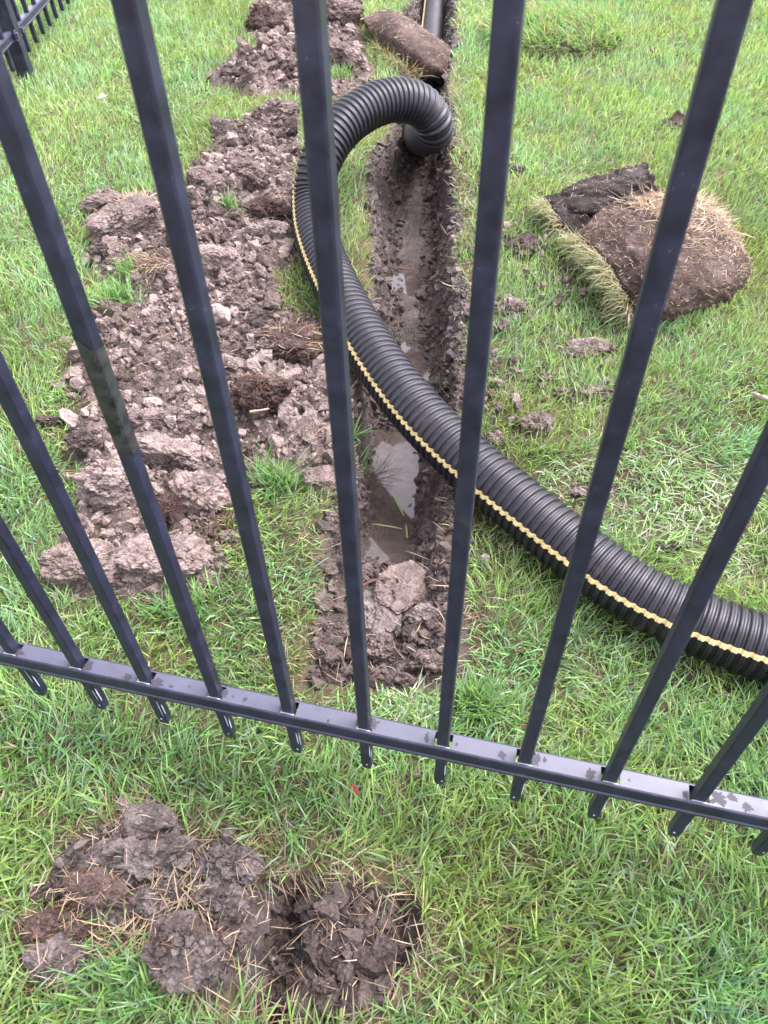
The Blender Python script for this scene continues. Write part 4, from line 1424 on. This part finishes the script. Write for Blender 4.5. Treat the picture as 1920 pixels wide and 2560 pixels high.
# raised grassy flap at the top right
rows4 = [rowpts([(1230, 60, .01), (1235, 95, .025), (1245, 125, .015)]), rowpts([(1330, 35, .015), (1335, 75, .045), (1335, 122, .028)]),
         rowpts([(1440, 30, .015), (1445, 75, .045), (1450, 126, .028)]), rowpts([(1540, 45, .01), (1550, 85, .03), (1555, 122, .012)])]
o, top, N = sheet('turf_flap', 'raised flap of turf with long grass at the top right, its cut edge showing', 'turf', rows4, 40, 30, .024, MAT_PEAT, 831, .006)
nB = 3000
iu = r.integers(0, 40, nB); iv = r.integers(0, 30, nB)
c = GREENS[r.integers(0, 6, nB)] * r.uniform(.8, 1.25, (nB, 1))
pale = r.uniform(size=nB) < .18
c = np.where(pale[:, None], STRAW[r.integers(0, 4, nB)] * .95, c)
child_blades(o, [fringe(np.array([top[k, -1] for k in range(40)]), 260, math.radians(255), r, (.04, .08), (1.0, 1.9), .7, .7, depth=.012), blades(top[iu, iv], math.radians(215) + r.normal(0, .8, nB), r.uniform(.5, 1.3, nB), r.uniform(.05, .11, nB), r.uniform(.003, .005, nB), r.normal(.4, .4, nB), c * .8, c, 3)], 'grass', MAT_GRASS)

# straw tuft on the big slab, red roots in the lower heap
def tuft(label, px, py, h, n, ln, col, wpx, seed, lean=(.2, 1.0), name='straw_tuft', cat='tuft', wid=.002, az=None):
    rs = np.random.default_rng(seed)
    p, t = hit(px, py, h)
    w = wpx / F_PX * t / 2
    root = np.stack([rs.normal(0, w * .5, n), rs.normal(0, w * .35, n), rs.uniform(-.006, .004, n)], 1)
    c = np.array(col)[rs.integers(0, len(col), n)] * rs.uniform(.7, 1.2, (n, 1))
    a = rs.uniform(0, 6.28, n) if az is None else az + rs.normal(0, .6, n)
    me = blade_mesh(name, [blades(root, a, rs.uniform(*lean, n), rs.uniform(*ln, n), np.full(n, wid) * rs.uniform(.7, 1.3, n), rs.normal(.2, .8, n), c * .9, c, 4)])
    o = mesh_obj(name, me, MAT_STRAW, None, p)
    return tag(o, label, cat)
tuft('tuft of bleached straw standing on the big tilted slab', 350, 512, .05, 240, (.02, .05), [(.55, .46, .36), (.45, .30, .22)], 70, 1, (.1, .9))
tuft('bundle of tangled pale roots under the big tilted slab', 385, 655, .04, 170, (.03, .08), [(.30, .21, .17), (.20, .12, .09)], 70, 2, (.8, 1.7), 'root_bundle', 'roots', .0018, math.radians(215))
tuft('red brown root mat hanging between the two pale clods', 412, 1262, .055, 420, (.012, .04), [(.075, .040, .032), (.10, .055, .043), (.05, .026, .02)], 80, 3, (1.2, 2.2), 'root_bundle', 'roots', .0012)
tuft('thin brown roots at the foot of the pale clod, beside the grass', 560, 1310, .02, 90, (.015, .05), [(.09, .048, .038)], 80, 4, (1.2, 1.8), 'root_bundle', 'roots', .0012)
tuft('dry straw scattered over the turf piece beside the pipe', 775, 845, .045, 110, (.02, .06), [(.40, .31, .22), (.33, .23, .16)], 150, 5, (1.25, 1.75), wid=.0014)
tuft('bleached straw lying at the front rim of the trench', 985, 1775, .01, 80, (.03, .08), [(.48, .45, .38), (.42, .38, .27), (.26, .34, .14)], 150, 6, (1.1, 1.65), wid=.0024)
tuft('thin dark roots hanging into the water on the left trench wall', 925, 1200, -.09, 46, (.05, .11), [(.05, .035, .03)], 36, 7, (1.2, 1.7), 'root_bundle', 'roots', .0011, math.radians(15))
tuft('dry straw on the broad grey clod heap at the near hole', 330, 2150, .05, 36, (.02, .06), [(.38, .29, .21), (.30, .2, .14)], 190, 8, (1.1, 1.7), wid=.0012)
tuft('dense dry straw over the round turf lump left of the near hole', 470, 2255, .05, 70, (.02, .055), [(.40, .31, .22), (.33, .22, .15), (.25, .27, .13)], 150, 9, (.8, 1.6), wid=.0013)
tuft('mat of dry straw between the two clods at the lower left', 370, 2310, .02, 80, (.03, .07), [(.38, .29, .20), (.32, .21, .14), (.22, .28, .11)], 230, 10, (1.0, 1.6), wid=.0014)

# ------------------------------------------------------------------ small loose things
def leaf(label, px, py, lpx, wpx, mat, seed, az, curl=1.2, h=.03, name='fallen_leaf', cat='leaf'):
    rs = np.random.default_rng(seed)
    p, t = hit(px, py, h)
    Lm, Wm = lpx / F_PX * t, wpx / F_PX * t
    nu, nv = 9, 5
    V, Qs = [], []
    for i in range(nu):
        u = i / (nu - 1)
        w = Wm / 2 * (math.sin(math.pi * min(max(u, .04), .985)) ** .7)
        for j in range(nv):
            v = j / (nv - 1) * 2 - 1
            x = (u - .5) * Lm
            y = v * w
            z = abs(v) ** 1.5 * w * curl + .25 * Lm * (u - .5) ** 2 * curl + .0008 * rs.normal()
            V.append((x, y, z))
    for i in range(nu - 1):
        for j in range(nv - 1):
            a = i * nv + j
            Qs.append((a, a + 1, a + nv + 1, a + nv))
    o = mesh_obj(name, fast_mesh(name, V, None, Qs), mat, None, p)
    s = o.modifiers.new('thickness', 'SOLIDIFY'); s.thickness = .0004
    o.rotation_euler = (rs.uniform(-.4, .4), rs.uniform(-.3, .3), az)
    return tag(o, label, cat)
leaf('small curled red leaf in the grass below the fence rail', 887, 1976, 40, 13, MAT_LEAF_RED, 1, math.radians(125), 1.6, .045)
leaf('curled brown leaf on the far left lawn', 371, 80, 34, 16, MAT_LEAF_BROWN, 2, math.radians(60), 1.4, .04)
leaf('pale leaf on the left lawn beside the second picket', 257, 245, 22, 18, MAT_LEAF_PALE, 3, math.radians(30), .8, .04)
leaf('pale curled leaf with a dark stem at the right edge of the lawn', 1902, 1000, 70, 18, MAT_LEAF_PALE, 4, math.radians(115), 1.4, .05)
def twig(label, pts, rad, mat, name='twig', cat='twig'):
    P, s_ = smooth_path([(*p, 0) for p in pts], .006)
    T = np.gradient(P[:, :3], axis=0); T /= np.linalg.norm(T, axis=1)[:, None]
    ref = np.array([0.1, .2, 1.0])
    A = np.cross(T, ref); A /= np.linalg.norm(A, axis=1)[:, None]
    B = np.cross(T, A)
    a = np.linspace(0, 2 * math.pi, 6, endpoint=False)
    taper = np.linspace(1, .5, len(P)) * (1 + .15 * np.sin(np.arange(len(P)) * 1.7))
    V = P[:, None, :3] + (rad * taper)[:, None, None] * (np.cos(a)[None, :, None] * A[:, None] + np.sin(a)[None, :, None] * B[:, None])
    n = len(P)
    id_ = np.arange(n * 6).reshape(n, 6); nx = np.roll(id_, -1, 1)
    Qs = np.stack([id_[:-1], nx[:-1], nx[1:], id_[1:]], -1).reshape(-1, 4)
    return tag(mesh_obj(name, fast_mesh(name, V.reshape(-1, 3), None, Qs), mat), label, cat)
twig('short pale twig lying on the dark round turf lump', [hit(625, 1030, .118)[0], hit(650, 1026, .122)[0], hit(672, 1022, .118)[0]], .0035, MAT_WOOD)
twig('long thin root crossing the trench above the water', [hit(905, 1465, -.02)[0], hit(930, 1452, -.03)[0], hit(965, 1448, -.02)[0]], .0035, MAT_ROOT, 'root', 'root')
twig('thin brown root stretched across the muddy trench', [hit(975, 668, -.06)[0], hit(1040, 672, -.09)[0], hit(1090, 660, -.06)[0]], .0022, MAT_ROOT, 'root', 'root')
# blades of grass floating on the water
rs = np.random.default_rng(9)
for k, (lb, px, py, az_, ln_) in enumerate([('wet grass blade floating on the pool, pointing at the flat slab', 1005, 1322, 2.9, .075), ('bent green grass blade at the right shore of the pool', 1010, 1290, 1.9, .085), ('short grass blade at the right shore of the pool', 1018, 1345, 1.6, .045)]):
    d = ray(px, py); t_ = (-.064 - CAM_H) / d[2]
    p = np.array([0, 0, CAM_H]) + t_ * d
    c = np.array([[.22, .26, .12]])
    me = blade_mesh('cut_grass', [blades(np.zeros((1, 3)), np.array([az_]), np.array([1.5]), np.array([ln_]), np.array([.005]), np.array([.15]), c, c * 1.1, 4, np.array([0.1]))])
    tag(mesh_obj('cut_grass', me, MAT_GRASS, None, p), lb, 'cut grass')

# ------------------------------------------------------------------ lawn
FRONT_STRAW = poly_px([(60, 2150), (250, 2000), (700, 2050), (1180, 2150), (1250, 2350), (1180, 2560), (300, 2540), (60, 2400)])
PALE_RIGHT = poly_px([(1180, 1250), (1450, 1120), (1920, 1150), (1920, 1500), (1550, 1330), (1300, 1420)])
def lawn_blades(y0, y1, dens, seg, ln, wd, seed, hw_extra=.30):
    r = np.random.default_rng(seed)
    hw = .48 + .345 * max(y1, 0) + hw_extra
    n = int(2 * hw * (y1 - y0) * dens)
    x = r.uniform(-hw, hw, n); y = r.uniform(y0, y1, n)
    k = np.abs(x) < .48 + .345 * np.maximum(y, 0) + hw_extra
    x, y = x[k], y[k]
    # clumping
    cl = fbm2(x, y, 26, 2, 51)
    k = cl + r.uniform(-1, 1, len(x)) * .9 > -.42
    x, y = x[k], y[k]
    soil = look(B_SOFT, x, y)
    d = trench_inside(x, y)
    hard = np.maximum(np.maximum(look(M_MAIN, x, y), look(M_FAR, x, y)), np.maximum(look(M_FRONT, x, y), look(M_HOLE, x, y)))
    u = r.uniform(size=len(x))
    k = (d < -.010) & (u > np.where(hard > .5, 1.0, sstep(.15, .75, soil) * .85))
    # trodden ring around the spoil is thin
    x, y, d, soil = x[k], y[k], d[k], soil[k]
    n = len(x)
    z = lawn_z(x, y) - .004
    fs = in_poly(x + fbm2(x, y, 12, 2, 61) * .05, y, FRONT_STRAW)
    pr_ = in_poly(x + fbm2(x, y, 8, 2, 62) * .10, y + fbm2(x, y, 8, 2, 63) * .08, PALE_RIGHT)
    flow = fbm2(x, y, 4.5, 3, 71) * 4.5 + fbm2(x, y, 15, 2, 72) * 1.6
    az = flow + r.normal(0, 1.25, n)
    near_t = np.exp(-np.clip(-d, 0, 1) / .030)
    # blades at the rim hang over the trench
    to_t = np.where(x < (t_left(y) + t_right(y)) / 2, 0.0, math.pi)
    az = np.where(r.uniform(size=n) < near_t * .55, to_t + r.normal(0, .55, n), az)
    lean = np.abs(r.normal(.55, .36, n) - .14 * sstep(1.0, 2.0, y)) + .25 * near_t + np.where(pr_, .45, 0) + np.clip(fbm2(x, y, 3.2, 2, 73), 0, 1) * .5
    lean = np.clip(lean, .05, 1.45)
    length = r.uniform(*ln, n) * (1 + .35 * fbm2(x, y, 6, 2, 74)) * (1 - .15 * near_t)
    width = r.uniform(*wd, n)
    tone = fbm2(x, y, 3.0, 3, 75)
    hue = fbm2(x, y, 7.0, 3, 76)
    g = GREENS[r.integers(0, 6, n)].copy()
    g *= (r.uniform(.72, 1.28, n) * (1 + .28 * tone))[:, None]
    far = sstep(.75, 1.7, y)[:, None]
    g *= np.array([1.05, 1.0, 1.02]) * (1 - far) + np.array([1.22, 1.14, 1.22]) * far  # distant blades painted lighter, imitating lit tips at grazing view versus shaded gaps nearby
    g[:, 0] *= 1 + .22 * hue
    g[:, 2] *= 1 - .28 * hue
    dry_p = .105 + .24 * np.exp(-np.clip(-d, 0, 2) / .10) * (y < 2.6) + .30 * near_t * (d > -.05) + np.where(fs, .15, 0) + np.where(pr_, .22, 0) + .5 * sstep(.03, .4, soil) + .10 * np.clip(fbm2(x, y, 5, 3, 78), 0, 1)
    dry = r.uniform(size=n) < dry_p
    st = STRAW[r.integers(0, 4, n)] * r.uniform(.6, 1.1, (n, 1))
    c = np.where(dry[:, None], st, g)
    pale = pr_ & (r.uniform(size=n) < .25)
    c = np.where(pale[:, None], np.array([[.38, .42, .33]]) * r.uniform(.7, 1.2, (n, 1)), c)
    width = np.where(dry, width * .62, width)
    length = np.where(dry, length * .85, length)
    lean = np.where(dry, np.clip(lean + .45, 0, 1.5), lean)
    c0 = c * np.where(dry, 1.0, .95)[:, None]
    c0[:, 0] += np.where(dry, 0, .020)
    tipc = c * r.uniform(.95, 1.15, (n, 1))
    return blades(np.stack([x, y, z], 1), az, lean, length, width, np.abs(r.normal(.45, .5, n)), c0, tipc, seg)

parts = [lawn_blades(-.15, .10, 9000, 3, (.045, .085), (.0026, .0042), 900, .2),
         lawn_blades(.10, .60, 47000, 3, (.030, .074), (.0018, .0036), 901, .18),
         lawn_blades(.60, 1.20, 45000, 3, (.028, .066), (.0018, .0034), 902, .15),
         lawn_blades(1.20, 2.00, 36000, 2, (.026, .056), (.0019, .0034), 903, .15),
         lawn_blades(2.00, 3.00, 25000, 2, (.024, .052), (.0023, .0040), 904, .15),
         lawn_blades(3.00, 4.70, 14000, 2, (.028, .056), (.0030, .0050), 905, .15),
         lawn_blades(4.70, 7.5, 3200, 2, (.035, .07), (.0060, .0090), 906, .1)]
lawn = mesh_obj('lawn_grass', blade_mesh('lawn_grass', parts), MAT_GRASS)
tag(lawn, 'green lawn grass with dry blades mixed in, worn thin around the digging', kind='stuff')

# the lawn goes on to both sides of the view: the same patch of turf laid side by side
PS = .8
rp2 = np.random.default_rng(77)
nP = 4200
cP = GREENS[rp2.integers(0, 6, nP)] * rp2.uniform(.75, 1.25, (nP, 1))
cP = np.where((rp2.uniform(size=nP) < .12)[:, None], STRAW[rp2.integers(0, 4, nP)], cP)
patch_me = blade_mesh('grass_patch', [blades(np.stack([rp2.uniform(-PS / 2, PS / 2, nP), rp2.uniform(-PS / 2, PS / 2, nP), np.full(nP, -.004)], 1), rp2.uniform(0, 6.28, nP), np.abs(rp2.normal(.55, .36, nP)),
                                      rp2.uniform(.03, .07, nP), rp2.uniform(.004, .0072, nP), np.abs(rp2.normal(.45, .5, nP)), cP * .95, cP * 1.05, 2)])
patch_me.materials.append(MAT_GRASS)
for yc in np.arange(-.6, 5.9, PS):
    for xc in np.arange(-3.2, 3.21, PS):
        edge = .48 + .345 * max(yc, 0) + .15
        if abs(xc) - PS / 2 < edge - .12 and -.3 < yc < 4.6:
            if abs(xc) + PS / 2 < edge + .12:
                continue
            xc2 = math.copysign(edge + PS / 2 - .10, xc)
        else:
            xc2 = xc
        if abs(xc2 - tcx(yc)) < PS / 2 + .2 and yc > 4:
            continue
        po = bpy.data.objects.new('grass_patch', patch_me)
        po.location = (xc2, yc, float(gy(yc)))
        po.rotation_euler = (math.atan(float(gy(yc + .3) - gy(yc - .3)) / .6), 0, 0)
        link(po, lawn)
        po['kind'] = 'stuff'

# tufts growing in and beside the spoil
def grass_tuft(label, px, py, wpx, n, seed, ln=(.04, .08), az=None, spread=1.2, hpx=None):
    rs = np.random.default_rng(seed)
    p, t = hit(px, py, .01)
    w = wpx / F_PX * t / 2
    hh = (hpx or wpx * .5) / F_PX * t / 2
    dx, dy = rs.normal(0, w * .5, n), rs.normal(0, hh * .6, n)
    root = np.stack([dx, dy, surface_z(p[0] + dx, p[1] + dy) - p[2] - .003], 1)
    a = (rs.uniform(0, 6.28, n) if az is None else az + rs.normal(0, spread, n))
    c = GREENS[rs.integers(0, 6, n)] * rs.uniform(.7, 1.25, (n, 1))
    me = blade_mesh('grass_tuft', [blades(root, a, np.abs(rs.normal(.6, .35, n)), rs.uniform(*ln, n), rs.uniform(.002, .004, n), rs.normal(.4, .4, n), c * .9, c, 3)])
    return tag(mesh_obj('grass_tuft', me, MAT_GRASS, None, p), label, 'grass tuft')
for k, a in enumerate([('green tuft biting into the left side of the heap', 285, 765, 120, 420), ('green tuft at the right of the heap below the brown turf', 690, 1205, 120, 300), ('few green blades in the middle of the upper heap', 575, 525, 50, 50),
                       ('green tuft between the far heap and the pipe loop', 850, 215, 60, 120), ('green tuft on the left rim of the heap', 330, 700, 70, 120), ('long grass hanging over the left trench wall beside the pool', 893, 1075, 40, 55),
                       ('green tuft beside the near right corner of the trench', 1190, 1760, 120, 420), ('tall grass clump left of the near hole heap', 330, 2460, 260, 420), ('long grass laid flat in front of the clay slabs', 470, 1530, 180, 260)]):
    grass_tuft(a[0], a[1], a[2], a[3], a[4], 950 + k)

# dry straw littered over the dug soil and trench rims: one countless scatter
r = np.random.default_rng(1234)
def litter(n, x, y, h0, ln, wid=.0012):
    z = surface_z(x, y) + h0
    return straw(np.stack([x, y, z], 1), r.uniform(0, 6.28, n), r.uniform(1.05, 1.6, n), r.uniform(*ln, n), r, wid)
pts = []
for poly, n, ln in ((SPOIL_MAIN, 420, (.015, .06)), (SPOIL_FRONT, 90, (.012, .04)), (HOLE, 130, (.012, .045)), (FRONT_STRAW, 500, (.015, .055)), (END_POLY, 110, (.02, .06))):
    P = np.array(poly)
    x = r.uniform(P[:, 0].min(), P[:, 0].max(), n * 2); y = r.uniform(P[:, 1].min(), P[:, 1].max(), n * 2)
    k = np.where(in_poly(x, y, poly))[0][:n]
    pts.append(litter(len(k), x[k], y[k], .008, ln))
n = 650
y = r.uniform(.66, 4.0, n); sd_ = r.choice([-1, 1], n)
x = np.where(sd_ < 0, t_left(y), t_right(y)) + r.normal(0, .03, n)
pts.append(litter(n, x, y, .004, (.015, .055)))
tag(mesh_obj('straw_litter', blade_mesh('straw_litter', pts), MAT_STRAW), 'dry straw and root bits littered over the dug soil', kind='stuff')
